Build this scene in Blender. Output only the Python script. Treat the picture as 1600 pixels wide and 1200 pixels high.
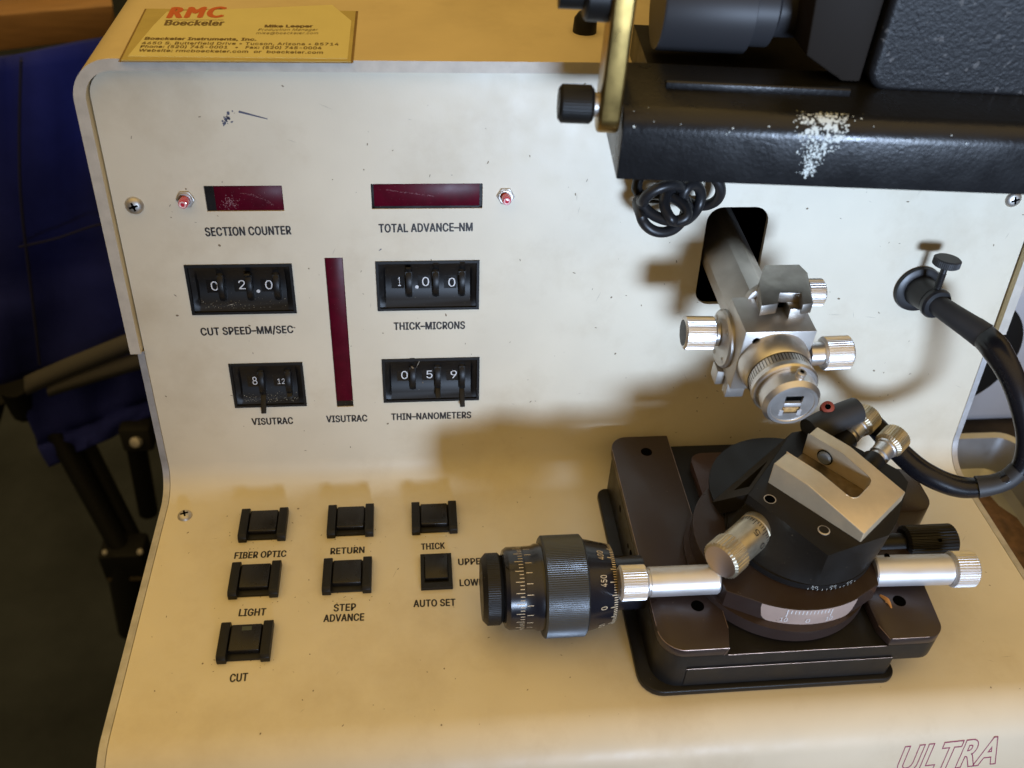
import bpy, bmesh, math, random
from mathutils import Vector, Matrix
from mathutils.geometry import interpolate_bezier, tessellate_polygon
random.seed(7)
PI = math.pi
sc = bpy.context.scene
for o in list(bpy.data.objects): bpy.data.objects.remove(o)

# ------------------------------------------------------------------ camera
# everything below is written in centimetres: x right, y away from the operator, z up, shelf of the instrument = z 0
CM = 0.01
RX = Vector((0.99469939, -0.09291581, 0.04404282))
RD = Vector((-0.0265332, -0.64575546, -0.76308314))
RF = Vector((0.09934338, 0.75786974, -0.64479792))
CP = Vector((13.35560974, -36.0846422, 37.29095689))
FPX = 1450.0
cam = bpy.data.cameras.new('camera'); camo = bpy.data.objects.new('camera', cam); sc.collection.objects.link(camo)
cm_ = Matrix((RX, -RD, -RF)).transposed().to_4x4(); cm_.translation = CP * CM
camo.matrix_world = cm_
cam.sensor_width = 36; cam.lens = 36 * FPX / 1600; cam.clip_start = 0.01; cam.clip_end = 60
cam.dof.use_dof = True; cam.dof.focus_distance = 0.45; cam.dof.aperture_fstop = 11
sc.camera = camo

# ------------------------------------------------------------------ world: dim warm room
w = bpy.data.worlds.new('World'); sc.world = w; w.use_nodes = True
nt = w.node_tree; bg = nt.nodes['Background']
tc = nt.nodes.new('ShaderNodeTexCoord'); sp = nt.nodes.new('ShaderNodeSeparateXYZ'); rp = nt.nodes.new('ShaderNodeValToRGB')
mp = nt.nodes.new('ShaderNodeMapRange'); mp.inputs[1].default_value = -1; mp.inputs[2].default_value = 1
nt.links.new(tc.outputs['Generated'], sp.inputs[0]); nt.links.new(sp.outputs['Z'], mp.inputs[0]); nt.links.new(mp.outputs[0], rp.inputs[0]); nt.links.new(rp.outputs[0], bg.inputs[0])
cr = rp.color_ramp
cr.elements[0].position = 0.0; cr.elements[0].color = (.015, .013, .011, 1)
cr.elements[1].position = 1.0; cr.elements[1].color = (1.0, .66, .22, 1)
for p_, c_ in ((.5, (.035, .026, .017, 1)), (.68, (.16, .105, .05, 1)), (.85, (.78, .52, .19, 1))): e = cr.elements.new(p_); e.color = c_
bg.inputs[1].default_value = 1.12

# ------------------------------------------------------------------ the window in front of the instrument, behind the photographer
def area(name, loc, target, sx, sy, power, col, spread=None):
    l = bpy.data.lights.new(name, 'AREA'); l.shape = 'RECTANGLE'; l.size = sx * CM; l.size_y = sy * CM; l.energy = power; l.color = col
    if spread: l.spread = math.radians(spread)
    o = bpy.data.objects.new(name, l); sc.collection.objects.link(o); o.location = Vector(loc) * CM
    o.rotation_euler = (Vector(target) - Vector(loc)).to_track_quat('-Z', 'Y').to_euler()
    return o
area('window_light', (57, -165, 17), (35, 0, 18), 42, 26, 1.10, (.58, .74, 1.0), 26)
sc.view_settings.view_transform = 'Standard'; sc.view_settings.look = 'None'; sc.view_settings.exposure = 0; sc.view_settings.gamma = 1
sc.view_settings.use_curve_mapping = False
sc.cycles.max_bounces = 8
sc.cycles.use_denoising = True

# ------------------------------------------------------------------ geometry of the photographed planes
TH = 0.13042939828641967
NP = Vector((0, -math.cos(TH), math.sin(TH)))      # out of the upright panel
VP = Vector((0, math.sin(TH), math.cos(TH)))       # up along the panel
XA = Vector((1, 0, 0))
def ray(x, y): return RX * ((x - 800) / FPX) + RD * ((y - 600) / FPX) + RF
def S(x, y, h=0): r = ray(x, y); return CP + r * ((h - CP.z) / r.z)
def P(x, y, n=0): r = ray(x, y); return CP + r * ((n - CP.dot(NP)) / r.dot(NP))
def Y(x, y, yy): r = ray(x, y); return CP + r * ((yy - CP.y) / r.y)
def UV(x, y): p = P(x, y); return (p.x, p.dot(VP))
def frame(o, x, y, z):
    m = Matrix((Vector(x).normalized(), Vector(y).normalized(), Vector(z).normalized())).transposed().to_4x4(); m.translation = Vector(o); return m
PANEL = frame((0, 0, 0), XA, VP, NP)
ID = Matrix.Identity(4)
def axis(o, d, up=(0, 0, 1)):                       # frame with local Z along d
    d = Vector(d).normalized(); x = Vector(up).cross(d)
    if x.length < 1e-4: x = Vector((1, 0, 0))
    x.normalize(); return frame(o, x, d.cross(x), d)
def T(x, y, z): return Matrix.Translation((x, y, z))

# ------------------------------------------------------------------ materials
MATS = {}
def mat(name, col, rough=.5, metal=0, spec=.5, bump=0, bscale=40, var=0, vscale=3, specks=0, speckcol=(.6, .58, .5), speckscale=60, coat=0, stretch=None, rvar=0, dirt=0, dirtcol=(.25, .17, .08)):
    m = bpy.data.materials.new(name); m.use_nodes = True; t = m.node_tree; b = t.nodes['Principled BSDF']; MATS[name] = m
    b.inputs['Roughness'].default_value = rough; b.inputs['Metallic'].default_value = metal; b.inputs['Specular IOR Level'].default_value = spec
    b.inputs['Coat Weight'].default_value = coat; b.inputs['Coat Roughness'].default_value = .15
    co = t.nodes.new('ShaderNodeTexCoord'); mpn = t.nodes.new('ShaderNodeMapping'); t.links.new(co.outputs['Object'], mpn.inputs[0])
    mpn.inputs['Scale'].default_value = [100 * s for s in (stretch or (1, 1, 1))]           # object space in cm
    def noise(sc_, det=4, rg=.55):
        n = t.nodes.new('ShaderNodeTexNoise'); n.inputs['Scale'].default_value = sc_; n.inputs['Detail'].default_value = det; n.inputs['Roughness'].default_value = rg
        t.links.new(mpn.outputs[0], n.inputs['Vector']); return n
    def ramp(src, a, b_):
        r = t.nodes.new('ShaderNodeMapRange'); r.inputs[1].default_value = a; r.inputs[2].default_value = b_; t.links.new(src, r.inputs[0]); return r.outputs[0]
    cur = None
    rgb = t.nodes.new('ShaderNodeRGB'); rgb.outputs[0].default_value = (*col, 1); cur = rgb.outputs[0]
    def mix(fac, a, colb=None, blend='MIX', sockb=None):
        x = t.nodes.new('ShaderNodeMix'); x.data_type = 'RGBA'; x.blend_type = blend
        if hasattr(fac, 'links'): t.links.new(fac, x.inputs[0])
        else: x.inputs[0].default_value = fac
        t.links.new(a, x.inputs[6])
        if sockb: t.links.new(sockb, x.inputs[7])
        else: x.inputs[7].default_value = (*colb, 1)
        return x.outputs[2]
    if var:
        n = noise(1 / vscale); cur = mix(ramp(n.outputs['Fac'], .35, .7), cur, tuple(c * (1 - var) for c in col))
    if dirt:
        n = noise(.16, 6, .68); f = ramp(n.outputs['Fac'], .5, .8)
        mm = t.nodes.new('ShaderNodeMath'); mm.operation = 'MULTIPLY'; mm.inputs[1].default_value = dirt; t.links.new(f, mm.inputs[0]); cur = mix(mm.outputs[0], cur, dirtcol)
    if specks:
        n = noise(speckscale / 10, 2); cur = mix(ramp(n.outputs['Fac'], .78 - specks, .80 - specks), cur, speckcol)
    t.links.new(cur, b.inputs['Base Color'])
    if rvar:
        n = noise(.8, 5); r = t.nodes.new('ShaderNodeMapRange'); r.inputs[1].default_value = .3; r.inputs[2].default_value = .7; r.inputs[3].default_value = max(.05, rough - rvar); r.inputs[4].default_value = rough + rvar
        t.links.new(n.outputs['Fac'], r.inputs[0]); t.links.new(r.outputs[0], b.inputs['Roughness'])
    if bump:
        n = noise(bscale / 10, 3); bn = t.nodes.new('ShaderNodeBump'); bn.inputs['Strength'].default_value = bump; bn.inputs['Distance'].default_value = .0004
        t.links.new(n.outputs['Fac'], bn.inputs['Height']); t.links.new(bn.outputs[0], b.inputs['Normal'])
    return m
cream = mat('cream_paint', (.76, .70, .56), .42, spec=.35, bump=.07, bscale=110, var=.07, vscale=4, rvar=.08, dirt=.36, dirtcol=(.42, .32, .18))
casing = mat('casing_paint', (.72, .60, .36), .5, spec=.35, bump=.12, bscale=90, var=.1, vscale=4, dirt=.25)
alu = mat('worn_aluminium_edge', (.56, .55, .55), .5, metal=.55, bump=.2, bscale=60, var=.25, vscale=.8)
blackp = mat('black_plastic', (.009, .009, .009), .45, spec=.28, bump=.05, bscale=80, specks=.02, speckcol=(.05, .045, .035), speckscale=120)
dustp = mat('dusty_black_plastic', (.007, .007, .0075), .42, spec=.35, var=.2, specks=.06, speckcol=(.07, .065, .05), speckscale=110)
cappl = mat('glossy_black_cap', (.009, .008, .007), .28, spec=.4, rvar=.08)
anod = mat('black_anodised', (.010, .0095, .0095), .40, spec=.3, bump=.03, bscale=200, rvar=.08, specks=.015, speckcol=(.12, .1, .08), speckscale=70)
anodb = mat('brown_black_anodised', (.034, .022, .019), .36, spec=.45, bump=.03, bscale=200, rvar=.1, specks=.035, speckcol=(.11, .09, .07), speckscale=60)
knurlb = mat('worn_black_knurl', (.075, .082, .09), .40, metal=.6, rvar=.08)
edgew = mat('worn_edge', (.45, .33, .27), .4, metal=.8)
steel = mat('machined_steel', (.62, .59, .55), .46, metal=.92, bump=.08, bscale=120, var=.16, vscale=1.2, rvar=.06)
chrome = mat('satin_chrome', (.80, .78, .76), .36, metal=.95, rvar=.06, bump=.05, bscale=160, var=.08, vscale=.7)
silver = mat('satin_aluminium', (.72, .71, .71), .46, metal=.75, rvar=.06, var=.06, vscale=1)
nickel = mat('yellowed_nickel', (.72, .64, .48), .40, metal=.95, rvar=.08, var=.2, vscale=.5)
coppery = mat('coppery_scale_plate', (.60, .46, .40), .32, metal=.35, rvar=.06, var=.1, vscale=1)
brass = mat('aged_brass', (.42, .29, .10), .35, metal=1, var=.3, vscale=.8, rvar=.08)
redwin = mat('red_filter', (.088, .002, .013), .33, spec=.12, rvar=.05, var=.3, vscale=.6)
redlens = mat('red_lens', (.62, .035, .07), .15, spec=.8, coat=1)
ink = mat('black_ink', (.02, .016, .015), .5)
white = mat('white_ink', (.75, .76, .78), .5)
cream_ink = mat('cream_engraving', (.75, .62, .42), .5)
maroon = mat('maroon_ink', (.30, .05, .12), .5)
rubber = mat('black_rubber', (.016, .016, .018), .4, spec=.45, rvar=.08, var=.2)
sleevem = mat('grey_black_sleeve', (.03, .03, .032), .55, var=.2)
gloss = mat('glossy_black_hose', (.009, .009, .012), .27, spec=.4, rvar=.05)
hole = mat('hole_shade', (.002, .002, .002), .9, spec=0)  # near-black painted in for the shade inside holes and recesses
crackle = mat('crackle_black_paint', (.010, .010, .011), .45, spec=.3, bump=.7, bscale=62, specks=.12, speckcol=(.075, .072, .07), speckscale=30)
castm = mat('black_cast_paint', (.010, .0105, .012), .31, spec=.4, bump=.3, bscale=60, rvar=.06, specks=.02, speckcol=(.06, .06, .065), speckscale=55)
chip = mat('bare_white_primer', (.62, .68, .66), .7)
fabric = mat('blue_fabric', (.024, .034, .24), .85, spec=.15, bump=.5, bscale=160, var=.35, vscale=8)
trimm = mat('grey_webbing', (.105, .105, .11), .85, bump=.5, bscale=90)
legm = mat('chair_black', (.006, .007, .009), .6, spec=.2)
floorm = mat('dark_carpet', (.036, .043, .054), .95, spec=.1, bump=.6, bscale=12, var=.4, vscale=12)
wood = mat('warm_wood', (.36, .20, .085), .5, stretch=(.3, 3, 3), var=.25, vscale=1.5)
tablem = mat('stained_table', (.055, .045, .036), .6, spec=.15, var=.6, vscale=3, bump=.3, bscale=12)
greyp = mat('grey_plastic', (.60, .62, .68), .5, var=.06)
traym = mat('tray_metal', (.42, .44, .47), .38, metal=.6, rvar=.1, var=.15)
residue = mat('red_brown_residue', (.15, .085, .055), .7, var=.6, vscale=.8, bump=1, bscale=20)
cardm = mat('yellow_card', (.84, .76, .35), .35, coat=.3, var=.05, vscale=2)
plastic = mat('yellowed_sleeve', (.64, .53, .20), .25, coat=.4, var=.12, vscale=1.5)
tape = mat('dirty_tape_edge', (.26, .16, .04), .5, var=.3, vscale=.6)
orange = mat('orange_ink', (.60, .13, .03), .5)
brownink = mat('brown_ink', (.17, .115, .04), .5)
graysp = mat('dark_grime', (.20, .15, .09), .8)
penm = mat('blue_pen', (.09, .10, .16), .7)
splinter = mat('orange_splinter', (.50, .22, .05), .7)
redrub = mat('red_rubber', (.28, .05, .03), .5)

# ------------------------------------------------------------------ mesh builder
WL = {}
NEAR = 1                                            # scale about the eye point while the arm's proportions are worked out
class MB:
    def __init__(s): s.bm = bmesh.new()
    def _take(s, b, M, mi, bevel=0, seg=2, ang=.45):
        if bevel:
            ed = [e for e in b.edges if len(e.link_faces) == 2 and e.calc_face_angle(0) > ang]
            if ed: bmesh.ops.bevel(b, geom=ed, offset=bevel, segments=seg, profile=.5, affect='EDGES', clamp_overlap=True)
        mp_ = {v: s.bm.verts.new(M @ v.co) for v in b.verts}
        for f in b.faces:
            try:
                nf = s.bm.faces.new([mp_[v] for v in f.verts]); nf.material_index = mi if mi is not None else f.material_index
            except ValueError: pass
        b.free(); return s
    def box(s, lo, hi, M=ID, bevel=0, mi=0, seg=2):
        b = bmesh.new(); bmesh.ops.create_cube(b, size=1)
        for v in b.verts: v.co = Vector([lo[i] + (v.co[i] + .5) * (hi[i] - lo[i]) for i in range(3)])
        return s._take(b, M, mi, bevel, seg)
    def prism(s, poly, z0, z1, M=ID, bevel=0, mi=0, seg=2, holes=(), vec=None):
        b = bmesh.new(); vec = Vector(vec) if vec else Vector((0, 0, z1 - z0))
        loops = []
        for lp in [poly] + list(holes):
            vs = [b.verts.new((p[0], p[1], p[2] if len(p) > 2 else z0)) for p in lp]; loops.append(vs)
        if holes:
            ed = [b.edges.new((l[i], l[(i + 1) % len(l)])) for l in loops for i in range(len(l))]
            bmesh.ops.triangle_fill(b, edges=ed, use_beauty=True)
            fs = list(b.faces)
        else: fs = [b.faces.new(loops[0])]
        r = bmesh.ops.extrude_face_region(b, geom=fs); nv = [v for v in r['geom'] if isinstance(v, bmesh.types.BMVert)]
        for v in nv: v.co += vec
        bmesh.ops.recalc_face_normals(b, faces=b.faces[:])
        return s._take(b, M, mi, bevel, seg)
    def lathe(s, prof, M=ID, seg=48, mi=0, a0=0, a1=2 * PI, teeth=None):
        b = bmesh.new(); full = abs(a1 - a0 - 2 * PI) < 1e-6; n = seg if full else seg + 1; rings = []
        for (r, z) in prof:
            if r < 1e-6: rings.append([b.verts.new((0, 0, z))] * n); continue
            rg = []
            for i in range(n):
                a = a0 + (a1 - a0) * i / seg; rr = r
                rg.append(b.verts.new((rr * math.cos(a), rr * math.sin(a), z)))
            rings.append(rg)
        for k in range(len(rings) - 1):
            A, B = rings[k], rings[k + 1]
            for i in range(seg):
                j = (i + 1) % n; vs = []
                for v in (A[i], A[j], B[j], B[i]):
                    if v not in vs: vs.append(v)
                if len(vs) >= 3:
                    try: b.faces.new(vs)
                    except ValueError: pass
        bmesh.ops.recalc_face_normals(b, faces=b.faces[:]) if full else None
        return s._take(b, M, mi)
    def knurl(s, r, z0, z1, n, dep, M=ID, mi=0, ch=.08):
        # toothed ring: every second column of vertices sits lower
        prof = [(r - ch - dep, z0), (r, z0 + ch), (r, z1 - ch), (r - ch - dep, z1)]
        b = bmesh.new(); N = n * 4; rings = []
        c0 = b.verts.new((0, 0, z0)); c1 = b.verts.new((0, 0, z1))
        for k, (rr, z) in enumerate(prof):
            rg = []
            for i in range(N):
                a = 2 * PI * i / N; q = rr - (dep if (i % 4 in (2, 3) and k in (1, 2)) else 0); rg.append(b.verts.new((q * math.cos(a), q * math.sin(a), z)))
            rings.append(rg)
        for k in range(3):
            for i in range(N): j = (i + 1) % N; b.faces.new((rings[k][i], rings[k][j], rings[k + 1][j], rings[k + 1][i]))
        for i in range(N):
            j = (i + 1) % N; b.faces.new((c0, rings[0][j], rings[0][i])); b.faces.new((c1, rings[3][i], rings[3][j]))
        return s._take(b, M, mi)
    def tube(s, pts, rad, seg=16, mi=0, caps=True, sub=6):
        pts = [Vector(p) for p in pts]; rad = rad if isinstance(rad, (list, tuple)) else [rad] * len(pts)
        if sub > 1:                                     # Catmull-Rom
            q, rr = [], []
            for i in range(len(pts) - 1):
                p0 = pts[max(i - 1, 0)]; p1 = pts[i]; p2 = pts[i + 1]; p3 = pts[min(i + 2, len(pts) - 1)]
                for k in range(sub):
                    t = k / sub; q.append(.5 * ((2 * p1) + (p2 - p0) * t + (2 * p0 - 5 * p1 + 4 * p2 - p3) * t * t + (3 * p1 - p0 - 3 * p2 + p3) * t ** 3)); rr.append(rad[i] * (1 - t) + rad[i + 1] * t)
            q.append(pts[-1]); rr.append(rad[-1]); pts, rad = q, rr
        b = bmesh.new(); up = Vector((0, 0, 1)); rings = []; x = None
        for i, p in enumerate(pts):
            d = (pts[min(i + 1, len(pts) - 1)] - pts[max(i - 1, 0)]).normalized()
            if x is None:
                x = up.cross(d); x = x if x.length > .05 else Vector((1, 0, 0)).cross(d)
            x = (x - d * x.dot(d)).normalized(); y = d.cross(x)
            rings.append([b.verts.new(p + (x * math.cos(2 * PI * k / seg) + y * math.sin(2 * PI * k / seg)) * rad[i]) for k in range(seg)])
        for A, B in zip(rings, rings[1:]):
            for i in range(seg): j = (i + 1) % seg; b.faces.new((A[i], A[j], B[j], B[i]))
        if caps: b.faces.new(rings[0][::-1]); b.faces.new(rings[-1])
        return s._take(b, ID, mi)
    def sheet(s, grid, mi=0):
        vs = [[s.bm.verts.new(p) for p in row] for row in grid]
        for A, B in zip(vs, vs[1:]):
            for i in range(len(A) - 1): f = s.bm.faces.new((A[i], A[i + 1], B[i + 1], B[i])); f.material_index = mi
        return s
    def quad(s, pts, mi=0):
        f = s.bm.faces.new([s.bm.verts.new(p) for p in pts]); f.material_index = mi; return s
    def ticks(s, r, M, z, length, n, a0, a1, wd, mi=0, long_every=0, long=0, side=1):
        # engraved strokes lying along the axis on a cylinder of radius r
        for i in range(n):
            a = a0 + (a1 - a0) * i / max(1, n - 1); L = long if (long_every and i % long_every == 0) else length
            ca, sa = math.cos(a), math.sin(a); tx = Vector((-sa, ca, 0)) * wd / 2; c = Vector((ca, sa, 0)) * (r + .012)
            z0, z1 = (z, z + side * L); pts = [c - tx + Vector((0, 0, z0)), c + tx + Vector((0, 0, z0)), c + tx + Vector((0, 0, z1)), c - tx + Vector((0, 0, z1))]
            s.quad([M @ p for p in pts], mi)
        return s
    def build(s, name, mats, parent=None, loc=None, smooth=.55, solid=0, noscale=False):
        loc = Vector(loc) if loc is not None else (WL[parent.name] if parent else Vector((0, 0, 0)))
        if NEAR != 1:
            for v in s.bm.verts: v.co = CP + (v.co - CP) * NEAR
        me = bpy.data.meshes.new(name)
        for v in s.bm.verts: v.co = (v.co - loc) * CM
        bmesh.ops.recalc_face_normals(s.bm, faces=s.bm.faces[:]) if not noscale else None
        s.bm.to_mesh(me); s.bm.free()
        for m in (mats if isinstance(mats, (list, tuple)) else [mats]): me.materials.append(m)
        if smooth:
            for p in me.polygons: p.use_smooth = True
            me.set_sharp_from_angle(angle=smooth)
        o = bpy.data.objects.new(name, me); sc.collection.objects.link(o); WL[o.name] = loc.copy()
        put(o, parent, loc)
        if solid:
            md = o.modifiers.new('thickness', 'SOLIDIFY'); md.thickness = solid * CM; md.offset = 0
        return o
def put(o, parent, loc):
    if parent: o.parent = parent; o.location = (Vector(loc) - WL[parent.name]) * CM
    else: o.location = Vector(loc) * CM
def thing(name, label, cat, loc, group=None):
    o = bpy.data.objects.new(name, None); sc.collection.objects.link(o); o.empty_display_size = .02; o.location = Vector(loc) * CM; WL[o.name] = Vector(loc)
    return tag(o, label, cat, group)
def tag(o, label, cat, group=None):
    o['label'] = label; o['category'] = cat
    if group: o['group'] = group
    return o
def copy_part(o, parent, loc):                       # copy of a part with its sub-parts
    c = o.copy(); sc.collection.objects.link(c); WL[c.name] = Vector(loc); put(c, parent, loc)
    for ch in o.children:
        d = ch.copy(); sc.collection.objects.link(d); d.parent = c
    return c

# text -> flat faces
_cap = {}
try: FONT = bpy.data.fonts.load(bpy.utils.system_resource('DATAFILES', path='fonts') + '/Inter.woff2')      # the sans serif that ships with Blender
except Exception: FONT = None
def glyphs(txt, offset=0, shear=0, spacing=1, plain=False):
    cu = bpy.data.curves.new('t', 'FONT'); cu.body = txt; cu.size = 1; cu.offset = offset; cu.shear = shear; cu.space_character = spacing; cu.resolution_u = 3
    if FONT and not plain: cu.font = FONT
    o = bpy.data.objects.new('t', cu); sc.collection.objects.link(o); bpy.context.view_layer.update()
    oc_ = o.to_curve(bpy.context.evaluated_depsgraph_get()); loops = []
    for sp_ in oc_.splines:
        pts = []; bp = sp_.bezier_points; n = len(bp)
        if sp_.type == 'BEZIER' and n:
            for i in range(n):
                a, b_ = bp[i], bp[(i + 1) % n]; straight = (a.handle_right - a.co).cross(b_.co - a.co).length < 1e-5 and (b_.handle_left - b_.co).cross(b_.co - a.co).length < 1e-5
                pts += interpolate_bezier(a.co, a.handle_right, b_.handle_left, b_.co, 2 if straight else 5)[:-1]
        else: pts = [Vector(p.co[:3]) for p in sp_.points]
        pts = [p for k, p in enumerate(pts) if (p - pts[k - 1]).length > 1e-6]
        if len(pts) > 2: loops.append((sum(p.x * q.y - q.x * p.y for p, q in zip(pts, pts[1:] + pts[:1])) / 2, pts))
    o.to_curve_clear(); bpy.data.objects.remove(o); bpy.data.curves.remove(cu)
    big = max(loops, key=lambda l: abs(l[0]))[0] if loops else 1; outs = [l for l in loops if l[0] * big > 0]; ins = [l for l in loops if l[0] * big <= 0]
    def inside(p, poly):
        c = False
        for a, b_ in zip(poly, poly[1:] + poly[:1]):
            if (a.y > p.y) != (b_.y > p.y) and p.x < (b_.x - a.x) * (p.y - a.y) / (b_.y - a.y) + a.x: c = not c
        return c
    groups = [[l] for l in outs]
    for h in ins:
        own = [g for g in groups if inside(h[1][0], g[0][1])]
        if own: min(own, key=lambda g: abs(g[0][0])).append(h)
    vs, fs = [], []
    for k, g in enumerate(groups):                       # strokes that overlap inside one letter get their own hair's-breadth level
        flat = [Vector((p.x, p.y, (k % 3) * .0003)) for l in g for p in l[1]]; b0 = len(vs); vs += flat
        fs += [tuple(b0 + i for i in t) for t in tessellate_polygon([[Vector((p.x, p.y, 0)) for p in l[1]] for l in g])]
    return vs, fs
def capheight(offset):
    if offset not in _cap:
        v, _ = glyphs('H', offset); _cap[offset] = (min(p.y for p in v), max(p.y for p in v))
    return _cap[offset]
def text(mb, txt, p0, p1, cap, nrm, offset=.012, lift=.012, mi=0, shear=0, spacing=1.05, fn=None, bold=0, plain=False):
    if bold:
        p0 = Vector(p0); p1 = Vector(p1); d = (p1 - p0).normalized(); u = Vector(nrm).cross(d)
        for k, (a, b_) in enumerate(((0, 0), (bold, 0), (-bold, 0), (0, bold * .6), (0, -bold * .6))): text(mb, txt, p0 + d * a + u * b_, p1 + d * a + u * b_, cap, nrm, 0, lift + k * .001, mi, shear, spacing, fn, 0, plain)
        return
    """letters with baseline from p0 to p1 (cm), cap height cap, on a surface with normal nrm"""
    v, fs = glyphs(txt, offset, shear, spacing, plain); p0 = Vector(p0); p1 = Vector(p1); nrm = Vector(nrm)
    x0 = min(p.x for p in v); x1 = max(p.x for p in v); c0, c1 = capheight(offset); ex = (p1 - p0) / (x1 - x0); ey = nrm.cross(p1 - p0).normalized() * (cap / (c1 - c0))
    vs = []
    for q in v:
        w_ = p0 + ex * (q.x - x0) + ey * (q.y - c0) + nrm * (lift + q.z)
        vs.append(mb.bm.verts.new(fn(w_) if fn else w_))
    for f in fs:
        try: nf = mb.bm.faces.new([vs[i] for i in f]); nf.material_index = mi
        except ValueError: pass
def wrap(M, r, lift=.012):
    """bend text laid in the tangent plane onto a cylinder: M has local Z along the axis; text plane is local (arc, z)"""
    def fn(p):
        a = p.x / r; return M @ Vector(((r + lift) * math.cos(a), (r + lift) * math.sin(a), p.y))
    return fn
def arc(cx, cy, r, a0, a1, n=8): return [(cx + r * math.cos(math.radians(a0 + (a1 - a0) * i / n)), cy + r * math.sin(math.radians(a0 + (a1 - a0) * i / n))) for i in range(n + 1)]
def rrect(x0, y0, x1, y1, r, n=6):
    rs = r if isinstance(r, (list, tuple)) else [r] * 4            # BL BR TR TL
    o = []
    for (cx, cy, a, q) in ((x0 + rs[0], y0 + rs[0], 180, rs[0]), (x1 - rs[1], y0 + rs[1], 270, rs[1]), (x1 - rs[2], y1 - rs[2], 0, rs[2]), (x0 + rs[3], y1 - rs[3], 90, rs[3])):
        o += arc(cx, cy, q, a, a + 90, n) if q > 0 else [(cx, cy)]
    return o
def flecks(mb, fn, n, smin, smax, mi=0, stroke=3, rnd=random):
    """little irregular marks; fn() -> (point, ex, ey) on a surface"""
    for _ in range(n):
        c, ex, ey = fn(); a = rnd.uniform(0, PI); L = rnd.uniform(smin, smax); Wd = L / rnd.uniform(1, stroke)
        u = ex * math.cos(a) + ey * math.sin(a); v = ey * math.cos(a) - ex * math.sin(a); k = rnd.choice((5, 6, 7)); pts = []
        for i in range(k):
            t = 2 * PI * i / k; q = rnd.uniform(.6, 1.1); pts.append(c + u * math.cos(t) * L * q + v * math.sin(t) * Wd * q)
        mb.quad(pts, mi)

# ================================================================== SETTING
floor = MB(); floor.sheet([[(-300 + 60 * i, -200 + 60 * j, -75) for i in range(12)] for j in range(10)])
o = floor.build('floor', floorm); o['kind'] = 'structure'
wall = MB(); wall.box((-300, 330, -75), (360, 335, 200))
wallm = mat('dark_wall', (.06, .045, .04), .9); o = wall.build('wall', wallm); o['kind'] = 'structure'

# ================================================================== MICROTOME CABINET
W = 44.0; TOPV = 22.0
cab = thing('microtome_cabinet', 'cream instrument cabinet whose bent front panel holds the red displays and black buttons', 'cabinet', (22, 0, -9))
# upper casing: U-shaped shell round the panel
def ushape(x0, x1, vb, vt, r): return [(x0, vb)] + arc(x0 + r, vt - r, r, 180, 90, 10) + arc(x1 - r, vt - r, r, 90, 0, 10) + [(x1, vb)]
outer = ushape(-.56, W + .56, 8.55, 22.5, 1.75); inner = ushape(-.06, W + .06, 8.55, 22.02, 1.22)
mb = MB(); b = bmesh.new()
def ring3(pts, n): return [PANEL @ Vector((p[0], p[1], n)) for p in pts]
front_o, front_i = ring3(outer, .42), ring3(inner, .42)
back = Vector((0, 34, 0))
for i in range(len(outer) - 1):
    A, B, C, D = front_o[i], front_o[i + 1], front_i[i + 1], front_i[i]
    mb.quad([A, B, C, D], 1)                                        # bare rim
    mb.quad([A, B, B + back, A + back], 0); mb.quad([D, C, C + back, D + back], 0)
for k in (0, -1):
    mb.quad([front_o[k], front_i[k], front_i[k] + back, front_o[k] + back], 1)
mb.quad([p + back for p in front_o], 0)
bmesh.ops.remove_doubles(mb.bm, verts=mb.bm.verts[:], dist=.001)
up = mb.build('upper_casing', [casing, mat('worn_rim_paint', (.60, .56, .49), .55, bump=.2, bscale=60, var=.18, vscale=.8), hole], cab, smooth=.6)
# panel profile (y,z): bent sheet
r1 = 1.7                                                            # fold fillet between the shelf and the upright
half = (PI / 2 - TH) / 2; tl = r1 * math.tan(half)
c1 = Vector((0, -tl, r1))                                           # arc centre in (y,z)
prof = []
for i in range(13):
    a = -PI / 2 + (PI / 2 - TH) * i / 12; prof.append((c1.y + r1 * math.cos(a), c1.z + r1 * math.sin(a)))
FOLDV = tl                                                          # the flat upright starts at v = tl
lipy = -14.5; r2 = 2.2; la = math.radians(71)
lip = [(lipy - r2 * math.sin(la * i / 12), -r2 + r2 * math.cos(la * i / 12)) for i in range(13)]
ld = (-math.cos(la), -math.sin(la)); lend = (lip[-1][0] + ld[0] * 7, lip[-1][1] + ld[1] * 7)
full = [lend] + lip[::-1]                                           # front bottom -> shelf start
full = full + [(-13 + 1.0 * i, 0) for i in range(int((13 - tl)))] + prof
# holes in the upright
def hole_rect(q, pad=0):
    us = [UV(*p) for p in q]; u0 = (us[0][0] + us[3][0]) / 2; u1 = (us[1][0] + us[2][0]) / 2; v1 = (us[0][1] + us[1][1]) / 2; v0 = (us[2][1] + us[3][1]) / 2
    return [u0 - pad, v0 - pad, u1 + pad, v1 + pad]
Q = dict(d1=[(318, 291), (439.5, 289.5), (445, 329), (323.6, 331)], d2=[(579, 288), (754, 286), (754, 325.5), (581, 326.6)],
         t1=[(288.4, 415.9), (454.9, 411.4), (462.8, 486.4), (301.9, 492)], t2=[(586.5, 409), (747.8, 407.3), (747.8, 481.9), (591.8, 484)],
         t3=[(358, 569.6), (471.8, 565.9), (478.5, 631.9), (368.3, 636.4)], t4=[(596.6, 562), (748, 558.4), (748, 623.3), (601, 627.8)],
         bar=[(505.9, 403), (534.4, 402.4), (553.5, 634.9), (527.3, 636)])
R = {k: hole_rect(v) for k, v in Q.items()}
holes = [[(a, b_), (c, b_), (c, d), (a, d)] for a, b_, c, d in R.values()]
slot = rrect(27.32, 10.5, 30.38, 15.72, .75, 6); holes.append(slot)
mb = MB()
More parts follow.
